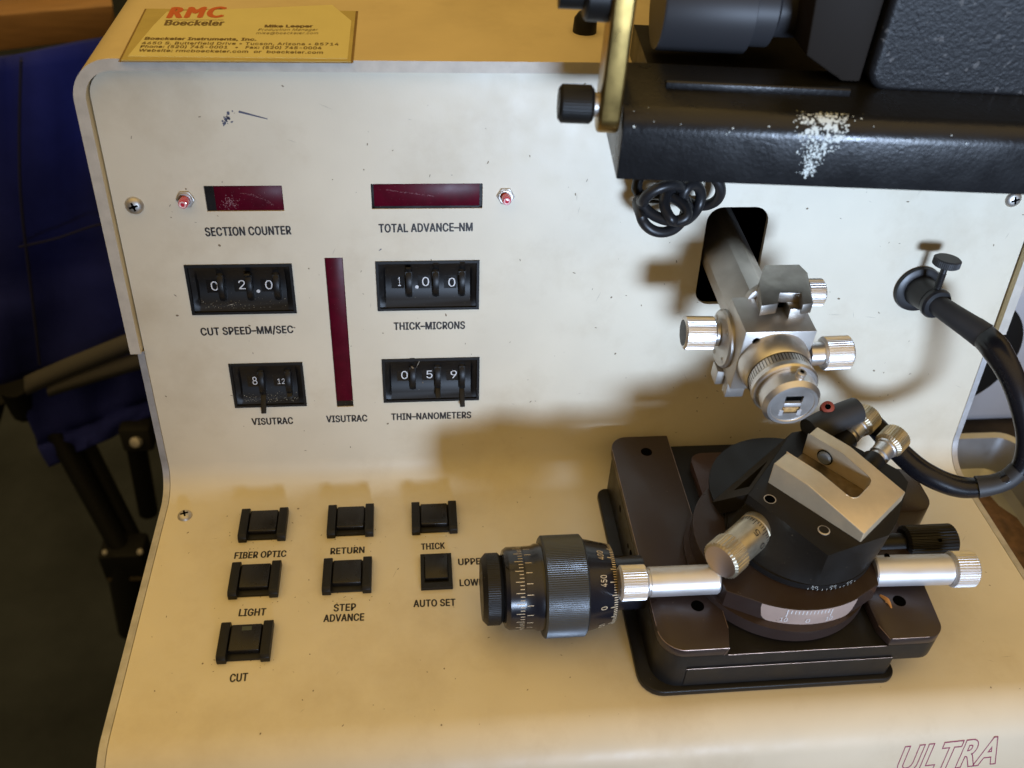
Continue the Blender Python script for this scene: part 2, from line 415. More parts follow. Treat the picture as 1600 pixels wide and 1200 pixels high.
flat = [(0, FOLDV), (W, FOLDV)] + arc(W - 1.15, TOPV - 1.15, 1.15, 0, 90, 8) + arc(1.15, TOPV - 1.15, 1.15, 90, 180, 8)
mb.prism(flat, 0, -.25, PANEL, holes=holes)
rows = [[(0, y, z), (W, y, z)] for y, z in full]
mb.sheet(rows, 0)
panel = mb.build('control_panel', cream, cab, smooth=.5)
# lower casing: side cheeks whose worn edge follows the bent panel
for x0, x1 in ((-.36, -.03), (W + .03, W + .36)):
    mb = MB(); pr = full + [(8.45 * VP.y, 8.45 * VP.z), (34, 8.45), (34, -9), (lend[0], -9)]
    face = [Vector((x0, y, z)) for y, z in pr]; dx = Vector((x1 - x0, 0, 0))
    mb.quad(face, 0); mb.quad([p + dx for p in face][::-1], 0)
    for i in range(len(face)):
        j = (i + 1) % len(face); mb.quad([face[i], face[j], face[j] + dx, face[i] + dx], 1 if i < len(full) else 0)
    bmesh.ops.remove_doubles(mb.bm, verts=mb.bm.verts[:], dist=.001)
    mb.build('lower_casing', [casing, alu], cab, smooth=.5)
mb = MB(); mb.box((24, 9, 3), (36, 9.5, 21)); mb.box((24, 2.6, 3), (24.3, 9, 21)); mb.box((33, 2.6, 3), (33.3, 9, 21)); mb.build('interior_blackout', hole, cab)  # black boards added behind the slot so the inside stays dark

# ---- legends
mb = MB(); CAPP = .41
for s_, a, b_ in (('SECTION COUNTER', (322, 368.7), (455, 365.9)), ('TOTAL ADVANCE–NM', (592.5, 363), (738, 360.7)), ('CUT SPEED–MM/SEC', (315, 523.9), (458.2, 520)),
                  ('THICK–MICRONS', (616, 515.2), (726, 513.4)), ('VISUTRAC', (394.5, 663.7), (458, 661.9)), ('VISUTRAC', (510.7, 659.6), (573.7, 658)), ('THIN–NANOMETERS', (612, 656.2), (735.7, 652.9))):
    mb = MB(); text(mb, s_, P(*a), P(*b_), CAPP, NP, bold=.021); mb.build('legend', ink, panel, smooth=0)
for s_, a, b_ in (('FIBER OPTIC', (366.2, 873.3), (446.5, 870)), ('RETURN', (516.6, 866.4), (568.9, 864)), ('THICK', (658.5, 859.3), (694.9, 857.4)), ('LIGHT', (373, 963), (414.3, 961.6)),
                  ('STEP', (521.6, 955.5), (555.4, 953.9)), ('ADVANCE', (505.6, 972), (568.3, 969.6)), ('AUTO SET', (646.5, 948.7), (711.4, 946.5)), ('UPPER', (716.6, 883.2), (760, 881.5)), ('LOWER', (718.8, 916), (764, 914.3)), ('CUT', (359, 1066), (386, 1064))):
    mb = MB(); text(mb, s_, S(*a), S(*b_), .40, (0, 0, 1), bold=.021); mb.build('legend', ink, panel, smooth=0)
# ULTRA outlined letters on the front lip
lipn = Vector((0, -math.sin(la), math.cos(la)))
def Lp(x, y):
    r = ray(x, y); q = Vector((0, lip[-1][0], lip[-1][1])); return CP + r * ((q - CP).dot(lipn) / r.dot(lipn))
mb = MB()
a, b_ = Lp(1400, 1208), Lp(1556, 1191)
hcap = (Lp(1415, 1177) - Lp(1404, 1206)).dot(lipn.cross(XA).normalized() * 1)
cu = bpy.data.curves.new('t', 'FONT'); cu.body = 'ULTRA'; cu.size = 1; cu.shear = .33; cu.space_character = 1.16; cu.offset = .035; cu.fill_mode = 'NONE'; cu.bevel_depth = .016; cu.bevel_resolution = 1
o = bpy.data.objects.new('t', cu); sc.collection.objects.link(o); bpy.context.view_layer.update(); me = bpy.data.meshes.new_from_object(o.evaluated_get(bpy.context.evaluated_depsgraph_get()))
xs = [v.co.x for v in me.vertices]; c0_, c1_ = capheight(0); ux = (b_ - a) / (max(xs) - min(xs)); uy = lipn.cross(b_ - a).normalized() * (abs(hcap) / (c1_ - c0_))
vs = [mb.bm.verts.new(a + ux * (v.co.x - min(xs)) + uy * (v.co.y - c0_) + lipn * (.006 + max(0, v.co.z) * .3)) for v in me.vertices]
for p_ in me.polygons:
    try: mb.bm.faces.new([vs[i] for i in p_.vertices])
    except ValueError: pass
bpy.data.objects.remove(o); bpy.data.curves.remove(cu)
mb.build('lettering', maroon, panel, smooth=0)
# ---- grime and scratches that belong to the panel paint
mb = MB(); rnd = random.Random(3)
def pfn():
    u, v = rnd.uniform(.5, 43.5), rnd.uniform(2, 21.5); return PANEL @ Vector((u, v, .008)), XA, VP
def sfn():
    return Vector((rnd.uniform(.4, 43), rnd.uniform(-15, -1.8), .008)), XA, Vector((0, 1, 0))
flecks(mb, pfn, 170, .02, .10, 0, 5, rnd); flecks(mb, sfn, 110, .02, .075, 0, 4, rnd)
for (px, py) in ((412, 848), (545, 838), (679, 830), (397, 938), (541, 932), (380, 1037)):
    def bfn(px=px, py=py): return S(px + rnd.gauss(0, 32), py + rnd.gauss(0, 9) , .008), XA, Vector((0, 1, 0))
    flecks(mb, bfn, 14, .02, .06, 0, 3, rnd)
for _ in range(26):
    u, v = rnd.uniform(1, 43), rnd.uniform(3, 21); a = rnd.uniform(-.6, .6) + (PI / 2 if rnd.random() < .4 else 0); L = rnd.uniform(.2, .9); d = XA * math.cos(a) + VP * math.sin(a); o_ = VP * math.cos(a) - XA * math.sin(a); p = PANEL @ Vector((u, v, .007)); mb.quad([p, p + d * L * .5 + o_ * .012, p + d * L, p + d * L * .5 - o_ * .012], 2)
for _ in range(14):
    u, v = rnd.uniform(1, 42), rnd.uniform(-14, -3); a = rnd.uniform(0, PI); L = rnd.uniform(.2, .8); d = Vector((math.cos(a), math.sin(a), 0)); o_ = Vector((-math.sin(a), math.cos(a), 0)); p = Vector((u, v, .007)); mb.quad([p, p + d * L * .5 + o_ * .012, p + d * L, p + d * L * .5 - o_ * .012], 2)
def l2(a, b_, wd, mi): 
    p, q = P(*a, .008), P(*b_, .008); n_ = NP.cross(q - p).normalized() * wd; mb.quad([p - n_, p + n_ * .7, q + n_ * .4, q - n_ * .3], mi)
l2((373, 174), (418, 186), .055, 1); l2((596, 389), (592, 392), .03, 1)
def smf(): return P(356 + rnd.gauss(0, 3.5), 187 + rnd.gauss(0, 5), .008), XA, VP
flecks(mb, smf, 26, .03, .09, 1, 2, rnd)
mb.build('scuff_marks', [graysp, penm, mat('faint_scratch', (.50, .45, .36), .6)], panel, smooth=0)

# ---- screws
def cross_screw(c, nrm, upv, r=.42):
    M = frame(c, Vector(upv).cross(nrm), upv, nrm); mb = MB(); mb.lathe([(r, 0), (r * .97, .05), (r * .8, .14), (r * .5, .2), (0, .215)], M, 28)
    s_ = mb.build('screw', steel, cab, loc=c); m2 = MB(); Mr = M @ Matrix.Rotation(.3, 4, 'Z')
    m2.box((-.2, -.045, .1), (.2, .045, .222), Mr); m2.box((-.045, -.2, .1), (.045, .2, .2225), Mr); m2.lathe([(.09, .1), (.09, .224), (0, .224)], M, 12); m2.build('cross_recess', hole, s_)
cross_screw(P(210, 321), NP, VP); cross_screw(P(1583, 311), NP, VP); cross_screw(S(289, 806), Vector((0, 0, 1)), Vector((0, 1, 0)), .38)

# ---- red displays
for k, nm in (('d1', 'display_window'), ('d2', 'display_window'), ('bar', 'bar_display')):
    a, b_, c, d = R[k]; mb = MB(); e_ = .02
    mb.box((a + e_, b_ + e_, -.25), (c - e_, d - e_, -.05), PANEL, .015)
    if k == 'd1': mb.box((a + e_, b_ + e_, -.049), (a + .42, d - e_, -.044), PANEL, mi=1)
    if k == 'd2':
        for q in ((a + e_, b_ + e_, a + .12, d - e_), (c - .14, b_ + e_, c - e_, d - e_), (a + e_, b_ + e_, c - e_, b_ + .12)): mb.box((q[0], q[1], -.049), (q[2], q[3], -.044), PANEL, mi=1)
    if k == 'bar': mb.box((a + e_, b_ + e_, -.049), (c - e_, b_ + .35, -.044), PANEL, mi=1)
    dw = mb.build(nm, [redwin, cappl], cab)
    mb = MB(); rr = random.Random(5)
    if k == 'd1':
        def f1(): return PANEL @ Vector((a + 1.05 + rr.gauss(0, .2), b_ + .38 + rr.gauss(0, .16), -.04)), XA, VP
        flecks(mb, f1, 130, .008, .035, 0, 2, rr)
        def f2():
            t = rr.random(); return PANEL @ Vector((a + 1.55 + t * 1.4 + rr.gauss(0, .03), b_ + .82 - t * t * .55 + rr.gauss(0, .03), -.04)), XA, VP
        flecks(mb, f2, 90, .006, .02, 0, 2, rr)
    def f3(): return PANEL @ Vector((rr.uniform(a + .1, c - .1), rr.uniform(b_ + .1, d - .1), -.04)), XA, VP
    flecks(mb, f3, 60 if k != 'bar' else 30, .005, .016, 0, 3, rr)
    if k == 'd2':
        def f4():
            t = rr.random(); return PANEL @ Vector((a + .7 + t * 2.2 + rr.gauss(0, .02), b_ + .9 - t * .32 + rr.gauss(0, .015), -.04)), XA, VP
        flecks(mb, f4, 110, .006, .025, 0, 3, rr)
    mb.build('scuff_marks', mat('scuffed_' + k, (.30, .14, .17), .8), dw, smooth=0)

# ---- red indicator lamps
def lamp(px, py):
    c = P(px, py); M = frame(c, XA, VP, NP); mb = MB()
    mb.lathe([(0, 0), (.22, 0), (.225, .56), (.19, .66), (.1, .69), (0, .69)], M, 20); mb2 = MB(); mb2.prism([(.42 * math.cos(i * PI / 3), .42 * math.sin(i * PI / 3)) for i in range(6)], 0, .12, M, .03); mb2.lathe([(.34, .12), (.32, .2), (.24, .2), (.24, .12)], M, 24)
    l_ = mb.build('indicator_lamp', redlens, cab, loc=c); mb2.build('nut', steel, l_); m3 = MB(); m3.lathe([(.13, .675), (.16, .70), (.13, .71), (.09, .70)], M, 20); m3.build('lens_glint', mat('painted_pink_glint', (.85, .55, .58), .3), l_)  # pale pink ring paints a glint onto the unlit lens
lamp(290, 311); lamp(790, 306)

# ---- thumbwheel switches
def thumbwheel(k, wheels, digits, extra=()):
    a, b_, c, d = R[k]; mb = MB(); D = -.55
    e_ = .03; fr = .13
    # frame standing slightly proud with a deep tray behind it
    A, B, C_, Dd = a - e_, b_ - e_, c + e_, d + e_
    o_ = [(A, B), (C_, B), (C_, Dd), (A, Dd)]; i_ = [(A + fr, B + fr), (C_ - fr, B + fr), (C_ - fr, Dd - fr), (A + fr, Dd - fr)]
    mb.prism(o_, .07, -.5, PANEL, holes=[i_])
    # concave floor
    x0, x1 = A + fr, C_ - fr; y0, y1 = B + fr, Dd - fr; rows = []
    for i in range(15):
        t = i / 14; yy = y0 + (y1 - y0) * t; dz = D * (1 - (2 * t - 1) ** 2) * .65 - .05
        rows.append([PANEL @ Vector((x, yy, z)) for x, z in ((x0, -.06 + dz * .15), (x0 + .22, dz * .5 - .04), (x0 + .3, dz), (x1 - .3, dz), (x1 - .22, dz * .5 - .04), (x1, -.06 + dz * .15))])
    mb.sheet(rows)
    sw = mb.build('thumbwheel_switch', [dustp], cab, loc=PANEL @ Vector((a, b_, 0)))
    def depth(yy): t = (yy - y0) / (y1 - y0); return D * (1 - (2 * t - 1) ** 2) * .65 - .05
    ym = (y0 + y1) / 2 + .05
    mt = MB(); mw = MB()
    for (px, py, ch, wpx) in digits:
        q_ = P(px, py, -.33); u, v = q_.x, q_.dot(VP)
        mw.box((u - .22 - .16, v - .38, depth(v) - .1), (u + .22, v + .36, depth(v) + .03), PANEL)
        p0 = PANEL @ Vector((u - wpx / 2, v - .24, depth(v) + .05)); p1 = PANEL @ Vector((u + wpx / 2, v - .24, depth(v) + .05))
        text(mt, ch, p0, p1, .47 if len(ch) == 1 else .32, NP, offset=.0)
    for (px, py) in extra:
        q_ = P(px, py, -.33); u, v = q_.x, q_.dot(VP); q = PANEL @ Vector((u, v, depth(v) + .02)); mt.quad([q + XA * .09 * math.cos(t) + VP * .09 * math.sin(t) for t in [i * PI / 5 for i in range(10)]])
    mw.build('digit_window', cappl, sw); mt.build('digits', white, sw, smooth=0)
    for (px, tab, tip) in wheels:
        u = P(px, (Q[k][0][1] + Q[k][3][1]) / 2, -.1).x; mb = MB()
        M = frame(PANEL @ Vector((u, ym - .05, -.98)), VP, NP, XA)               # local Z = wheel axis (x)
        mb.prism(rrect(-.68, .0, .68, .6, .05), -.16, .16, M @ T(0, .22, 0)); 
        mb.lathe([(0, -.13), (1.02, -.13), (1.05, 0), (1.02, .13), (0, .13)], M, 40)
        for t in (tab,):
            Mt = M @ Matrix.Rotation(t, 4, 'Z'); mb.prism([(.9, -.09), (1.25, -.07), (tip, -.03), (tip + .02, .06), (1.25, .09), (.9, .09)], -.13, .13, Mt, .02)
        mb.box((-.86, .44, -.19), (-.72, .62, .19), M); 
        mb.build('wheel', dustp, sw)
    if k in ('t1', 't3'):
        md = MB(); rr = random.Random(9)
        def df():
            yy = y0 + .1 + abs(rr.gauss(0, .22)); return PANEL @ Vector((rr.uniform(x0 + .3, x1 - .3), min(yy, y1 - .2), depth(min(yy, y1 - .2)) + .015)), XA, VP
        flecks(md, df, 70 if k == 't1' else 130, .006, .03, 0, 3, rr); md.build('dust', mat('pale_dust_' + k, (.42, .38, .28), .9), sw, smooth=0)
# tab angle: PI/2 points straight out of the panel, 0 up along the panel, PI down
thumbwheel('t1', [(346, .66, 1.62), (390, .9, 1.3), (433, .66, 1.62)], [(335, 447, '0', .34), (378, 445, '2', .32), (420, 445, '0', .34)], [(403.5, 455.5)])
thumbwheel('t2', [(639, .8, 1.45), (681, .68, 1.62), (722, .68, 1.64)], [(624, 440, '1', .13), (665, 440, '0', .34), (706, 441, '0', .34)], [(651.5, 449)])
thumbwheel('t3', [(409, 2.42, 2.0), (451, 2.3, 1.15)], [(398, 595, '8', .24), (439, 594, '12', .36)])
thumbwheel('t4', [(645, .64, 1.66), (684, 2.25, 1.55), (722, 2.42, 2.0)], [(632, 586, '0', .34), (671, 585, '5', .31), (709, 585, '9', .33)])

# ---- push buttons between two guard rails
def push_button():
    mb = MB(); h = .46
    for x0 in (0, 1.94):
        side = [(-2.05, 0), (0, 0), (0, .32), (-.14, h), (-1.9, h), (-2.05, .32)]
        M = frame((x0, 0, 0), (0, 1, 0), (0, 0, 1), (1, 0, 0)); mb.prism([(p[0] + 2.05, p[1]) for p in side], 0, .43, M, .03)
    mb.box((.4, .12, 0), (1.98, 1.97, .12), bevel=.02); 
    hb = mb.build('push_button', blackp, cab, loc=(0, 0, 0)); m2 = MB(); m2.box((.48, .42, .1), (1.88, 1.84, .40), bevel=.06, seg=3); m2.build('button_cap', cappl, hb); return hb
pb = push_button()
spots = [(372.3, 848.6), (511, 842), (643.7, 837), (356.3, 937.7), (503.4, 930.8)]
for i, q in enumerate(spots):
    s_ = S(*q)
    if i == 0: put(pb, cab, s_); WL[pb.name] = s_
    else: copy_part(pb, cab, s_)
s_ = S(338.4, 1038.6); cut = copy_part(pb, cab, s_); mb = MB(); mb.box((s_.x + .98, s_.y + 1.48, .395), (s_.x + 1.42, s_.y + 1.70, .406)); mb.build('indicator_light', mat('green_grey_lens', (.05, .065, .05), .3), cut)
cut['label'] = 'push button with a small green-grey light in its cap'
# square rocker
a = S(658, 923); mb = MB(); x0, y0 = a.x, a.y; mb.prism([(x0, y0), (x0 + 1.56, y0), (x0 + 1.56, y0 + 2.1), (x0, y0 + 2.1)], 0, .22, holes=[[(x0 + .18, y0 + .3), (x0 + 1.38, y0 + .3), (x0 + 1.38, y0 + 1.9), (x0 + .18, y0 + 1.9)]], bevel=0)
mb.box((x0 + .02, y0 + .02, 0), (x0 + 1.54, y0 + 2.08, .06)); rk = mb.build('rocker_switch', blackp, cab, loc=a)
m2 = MB(); m2.prism([(y0 + .5, .05), (y0 + 1.85, .05), (y0 + 1.85, .5), (y0 + .85, .42), (y0 + .5, .3)], x0 + .22, x0 + 1.34, frame((0, 0, 0), (0, 1, 0), (0, 0, 1), (1, 0, 0)), .04); m2.build('rocker_cap', cappl, rk)

# ================================================================== BUSINESS CARD taped on the cabinet top
ZT = (PANEL @ Vector((0, 22.5, .42))).z
card = thing('business_card', 'yellowed business card in a plastic sleeve taped on top of the cream cabinet', 'business card', (6, 6.5, ZT))
def C3(x, y, l=.05): return S(x, y, ZT + l)
c0, c1, c2 = C3(189, 94), C3(548, 96), C3(556, 17); left = (C3(236, 0) - c0).normalized()
tlc = c0 + left * (c2 - c1).length
mb = MB(); zz = Vector((0, 0, 1))
def slab(m, pts, z0, z1, mi=0): m.prism([(p.x, p.y) for p in pts], z0, z1, ID, 0, mi)
grow = lambda pts, g: [p + (p - sum(pts, Vector()) / len(pts)).normalized() * g for p in pts]
sl = [c0, c1, c2, tlc]
slab(mb, grow(sl, .12), ZT + .001, ZT + .02); mb.build('sleeve', tape, card)
mb = MB(); slab(mb, sl, ZT + .02, ZT + .05); mb.build('sleeve', plastic, card)
mb = MB(); k0, k1, k2, k3 = C3(200, 88), C3(543, 92), C3(549, 33), C3(519, 8)
k4 = k0 + left * 5.3; k4 = Vector((k4.x + .75, k4.y, k4.z)); slab(mb, [k0, k1, k2, k3, k4, C3(240, 40)], ZT + .05, ZT + .066)
mb.box((0, 0, 0), (.01, .01, .01), T(k0.x + 1, k0.y + 1, ZT + .05)); crd = mb.build('card', cardm, card)
mb = MB(); l_ = .07
def CT(s_, a, b_, cap, off=.0, mi=0, shear=0): text(mb, s_, C3(*a, l_), C3(*b_, l_), cap, zz, offset=0, lift=.004, mi=mi, shear=shear, bold=off)
text(mb, 'RMC', C3(262, 28, l_), C3(349, 27, l_), 1.02, zz, offset=0, lift=.004, mi=0, shear=.14, bold=.075, plain=True, spacing=1.22); CT('Boeckeler', (257, 39.5), (348, 40), .62, .03, 1)
CT('Mike Leeper', (414, 42.8), (488, 42.8), .32, .025, 1); CT('Production Manager', (403, 48), (497, 48), .28, 0, 1, .25); CT('mike@boeckeler.com', (400, 53.4), (497, 53.4), .27, 0, 1, .15)
CT('Boeckeler Instruments, Inc.', (226, 62), (400, 63.5), .30, .022, 1); CT('4650 S. Butterfield Drive • Tucson, Arizona • 85714', (221, 69), (529, 71), .29, .006, 1)
CT('Phone: (520) 745-0001   •   Fax: (520) 745-0004', (219, 74.5), (502, 77), .29, .01, 1); CT('Website: rmcboeckeler.com  or  boeckeler.com', (216, 80.5), (504, 84), .29, .01, 1)
a, b_ = C3(257, 31.5, l_), C3(349, 31.5, l_); mb.quad([a, b_, b_ + Vector((0, .05, 0)), a + Vector((0, .05, 0))], 1)
mb.build('lettering', [orange, brownink], crd, smooth=0)

# ================================================================== SPECIMEN ARM
NEAR = .952
AX = Vector((0, -1, -.05)).normalized(); A0 = Vector((29.5, -7.2, 11.05))
arm = thing('specimen_arm', 'steel specimen arm with three knurled knobs reaching out of the panel slot', 'specimen arm', (29.5, 1.5, 11.4))
M = axis(A0, AX)                                                     # local z toward the operator, z=0 the chuck face; x = world -x?, y up
M = frame(A0, XA, AX.cross(XA), AX)
mb = MB(); oct_ = []
for i in range(48):
    a = 2 * PI * i / 48; q = max(abs(math.cos(a - PI / 4)), abs(math.sin(a - PI / 4))); r_ = min(1.32, 1.16 / q); oct_.append((r_ * math.cos(a), r_ * math.sin(a)))
mb.prism(oct_, -24, -5.2, M); mb.build('shaft', steel, arm, smooth=.3)
mb = MB(); mb.box((-1.65, -1.75, -5.5), (1.65, 1.72, -2.95), M, .05); mb.box((-1.9, -2.6, -5.0), (-.7, -1.76, -4.2), M, .03); mb.box((-1.5, -2.9, -4.15), (-.6, -1.76, -3.6), M, .03)
blk = mb.build('head_block', steel, arm)
mb = MB(); mb.lathe([(0, .02), (.19, .02), (.19, -.3)], M @ T(-1.05, 1.2, -2.95), 16); mb.lathe([(0, 0), (.28, 0), (.28, .04)], frame(M @ Vector((.25, 1.45, -2.5)), XA, AX, (0, -.5, .86)), 20); mb.build('bolt_hole', hole, blk)
mb = MB(); mb.lathe([(1.62, -3), (1.62, -2.55), (1.5, -2.0), (1.45, -1.92)], M, 64); mb.build('cone', chrome, arm)
mb = MB(); mb.lathe([(1.40, -1.92), (1.42, -1.9), (1.42, -1.45), (1.36, -1.42)], M, 64); gr = mb.build('graduated_ring', chrome, arm)
mb = MB(); mb.ticks(1.42, M, -1.9, .44, 60, 0, 2 * PI * 59 / 60, .035); mb.ticks(1.47, M, -1.95, -.28, 4, .5, .5 + PI * 1.5, .03)
mb.build('graduation', ink, gr, smooth=0)
mb = MB(); mb.lathe([(1.38, -1.42), (1.48, -1.36), (1.49, -1.1), (1.42, -1.0), (1.2, -1.0)], M, 64); mb.build('collar', chrome, arm)
mb = MB(); mb.lathe([(1.2, -1.02), (1.26, -.98), (1.29, -.22), (1.12, 0), (.98, .0), (.95, -.04), (.72, -.04)], M, 64)
# chuck face with a real rectangular mouth
ring = [(.72 * math.cos(2 * PI * i / 40), .72 * math.sin(2 * PI * i / 40)) for i in range(40)]
mouth = [(-.40, -.5), (.40, -.5), (.40, .52), (-.40, .52)]
mb.prism(ring, -.04, -.5, M, holes=[mouth]); ck = mb.build('chuck', chrome, arm)
mb = MB(); mb.box((-.41, -.51, -.7), (.41, .53, -.48), M); mb.box((-.4, .1, -.48), (.4, .52, -.2), M); mb.build('chuck_mouth', hole, ck)
mb = MB(); mb.box((-.385, -.10, -.5), (.385, .1, -.03), M, .02); mb.box((-.5, -.62, -.04), (-.32, -.3, -.02), M); mb.box((.32, -.62, -.04), (.5, -.3, -.02), M); mb.build('jaw', silver, ck)
mb = MB(); rr = random.Random(2); mb.box((-.30, -.46, -.3), (.30, -.16, -.05), M, .05); mb.box((-.36, -.30, -.3), (.36, -.2, -.07), M, .02); mb.build('resin_sample', mat('amber_resin', (.55, .33, .12), .5, var=.5, vscale=.1), ck)
d_ = Vector((.12, -.35, .93)).normalized(); Ms = axis(M @ Vector((.15, 1.2, -.55)), M.to_3x3() @ Vector((.12, .98, .1)))
mb = MB(); mb.lathe([(.22, 0), (.22, .3), (.17, .34), (.1, .34)], Ms, 18); st = mb.build('set_screw', steel, arm); mb = MB(); mb.lathe([(.1, .2), (.1, .346), (0, .346)], Ms, 6); mb.build('hex_socket', hole, st)
# left knob on a flange
def xknob(c, d, r, L, neck_r, neck, n, insert=True, flange=0):
    Mk = axis(c, d); mb = MB(); mb.knurl(r, neck, neck + L, n, .035, Mk, ch=.09); mb.lathe([(neck_r, 0), (neck_r, neck + .1)], Mk, 24)
    k = mb.build('knob', chrome, arm)
    if insert:
        m2 = MB(); m2.lathe([(r * .78, neck + L), (r * .78, neck + L + .012), (0, neck + L + .03)], Mk, 28); m2.build('knob_insert', blackp, k)
    return k, Mk
cL = Vector((27.85, -2.25, 11.0))
mb = MB(); Mf = axis(cL, (-1, 0, 0)); mb.lathe([(1.4, 0), (1.4, .16), (1.32, .26), (.5, .28), (0, .28)], Mf, 48); fl = mb.build('flange', steel, arm)
mb = MB()
for a in (.9, 2.6, 4.4, 5.6): mb.box((-.13, -.04, .27), (.13, .04, .292), Mf @ T(1.05 * math.cos(a), 1.05 * math.sin(a), 0)); mb.lathe([(.16, .27), (.16, .286), (.12, .286)], Mf @ T(1.05 * math.cos(a), 1.05 * math.sin(a), 0), 14)
mb.build('flange_screws', steel, fl)
xknob(cL + Vector((-.28, .35, .05)), (-1, .05, 0), .80, 1.5, .62, .18, 46)
kr, Mk = xknob(Vector((31.15, -4.15, 11.45)), (1, 0, .03), .78, 1.35, .55, .62, 46, insert=False)
kf, Mk = xknob(Vector((31.0, -1.9, 13.3)), (1, 0, 0), .66, .9, .4, .25, 34, insert=False)
# goniometer segment and clamp plate on top of the head
mb = MB()
segp = [(-.2, 0)] + arc(1.45, 0, 1.65, 180, 95, 12) + [(1.5, 1.45), (1.5, 0)]
Mg = frame((28.75, -1.6, 12.75), XA, (0, 0, 1), (0, -1, 0)); mb.prism([(p[0], p[1] * .75) for p in segp], 0, .35, Mg, .03); mb.prism([(p[0] * .85 + .3, p[1] * .6) for p in segp], .35, 1.0, Mg, .03)
mb.build('goniometer_segment', steel, arm)
mb = MB(); zc = 14.0
pl = [S(1195, 414, zc), S(1249, 413, zc), S(1262, 426, zc), S(1271, 473, zc), S(1255, 476, zc), S(1252, 458, zc), S(1218, 457, zc), S(1216, 474, zc), S(1190, 478, zc), S(1186, 440, zc)]
mb.prism([(p.x, p.y) for p in pl], zc, zc - .55, ID, .03); mb.box((29.2, -2.6, 12.7), (30.9, -1.3, zc - .5), bevel=.03); mb.box((30.05, -3.45, 12.75), (30.85, -2.6, 13.5), bevel=.04)
mb.build('clamp_plate', mat('dull_steel', (.40, .37, .33), .42, metal=1, var=.25, vscale=.7, rvar=.08), arm)

NEAR = 1
# ================================================================== KNIFE STAGE
stage = thing('knife_stage', 'black knife stage with dovetail slide and engraved black micrometer standing on the cream shelf', 'knife stage', (29.5, -7, 0))
mb = MB(); mb.prism(rrect(22.85, -14.2, 34.8, -1.7, [1.1, .6, .4, .5]), 0.005, .36, ID, .07, seg=3); mb.build('base_plate', anod, stage)
H = 3.1; CH = 2.6
mb = MB(); mb.prism(rrect(23.45, -13.92, 34.45, -1.6, [1.15, .25, .1, .1]), .36, 1.5, ID)
mb.prism(rrect(23.45, -13.92, 36.35, -.9, [1.15, .8, .5, .9]), 1.5, CH, ID); mb.prism([(24.75, -13.98), (34.2, -13.98), (34.2, -13.9), (24.75, -13.9)], .5, 1.75, ID)
mb.build('stage_body', anod, stage, smooth=.3)
mb = MB(); mb.prism([(26.4, -13.92), (26.62, -13.0), (26.62, -.55)] + arc(24.35, -1.45, .9, 90, 180, 8) + arc(24.6, -12.77, 1.15, 180, 270, 8), CH, H, ID, .03); mb.build('rail', anodb, stage, smooth=.4)
mb = MB(); mb.prism([(33.45, -13.2), (33.75, -13.92)] + arc(35.55, -13.12, .8, 270, 360, 8) + arc(36.0, -6.9, .9, 0, 90, 8)[:] + [(33.45, -6.0)], CH, H, ID, .03)
mb.prism(rrect(35.0, -6.6, 39.2, -3.6, [.2, .9, .9, .2]), 1.3, H - .01, ID, .05); mb.build('rail', anodb, stage, smooth=.4)
for (x, y) in ((25.25, -1.75), (25.55, -11.65), (34.95, -11.95)): mb = MB(); mb.lathe([(.30, H + .004), (.24, H + .005), (.24, H - .5)], T(x, y, 0), 24); mb.lathe([(0, H + .007), (.26, H + .007)], T(x, y, 0), 24); mb.build('bolt_hole', hole, stage)
for (yy, zq, r_) in ((-4.6, 1.9, .2), (-6.9, 1.7, .14), (-7.6, 1.8, .3)): mb = MB(); mb.lathe([(0, .004), (r_, .004)], axis((23.45, yy, zq), (-1, 0, 0)), 20); mb.build('bolt_hole', hole, stage)
mb = MB(); wr = random.Random(4)
def edge(a, b_, r_):
    a, b_ = Vector(a), Vector(b_); n_ = max(2, int((b_ - a).length / .35)); mb.tube([a + (b_ - a) * k / n_ for k in range(n_ + 1)], [r_ * wr.uniform(.5, 1.1) for _ in range(n_ + 1)], 6, sub=1)
edge((24.6, -13.91, H), (26.4, -13.91, H), .022); edge((26.62, -12.9, H), (26.62, -.6, H), .012); edge((26.45, -13.92, CH), (33.7, -13.92, CH), .016); edge((33.8, -13.91, H), (35.5, -13.91, H), .022); edge((23.45, -12.6, H), (23.45, -1.4, H), .012)
mb.tube([(p[0], p[1], H) for p in arc(24.6, -12.77, 1.15, 185, 270, 8)], .018, 6, sub=1); mb.tube([(26.4, -13.92, H - .02), (26.25, -13.93, CH)], .012, 6, sub=1); mb.tube([(33.7, -13.92, H), (33.45, -13.2, H)], .012, 6, sub=1); mb.tube([(24.7, -13.985, 1.75), (34.2, -13.985, 1.75)], .010, 6, sub=1)
mb.build('worn_edge', edgew, stage)
mb = MB(); mb.prism(rrect(27.45, -11.2, 33.0, -2.05, [.3, .3, .7, .7]), CH + .003, 3.2, ID, .05); mb.build('sled', mat('red_brown_anodised', (.05, .024, .018), .34, spec=.55, rvar=.1, specks=.02, speckcol=(.15, .12, .1)), stage)
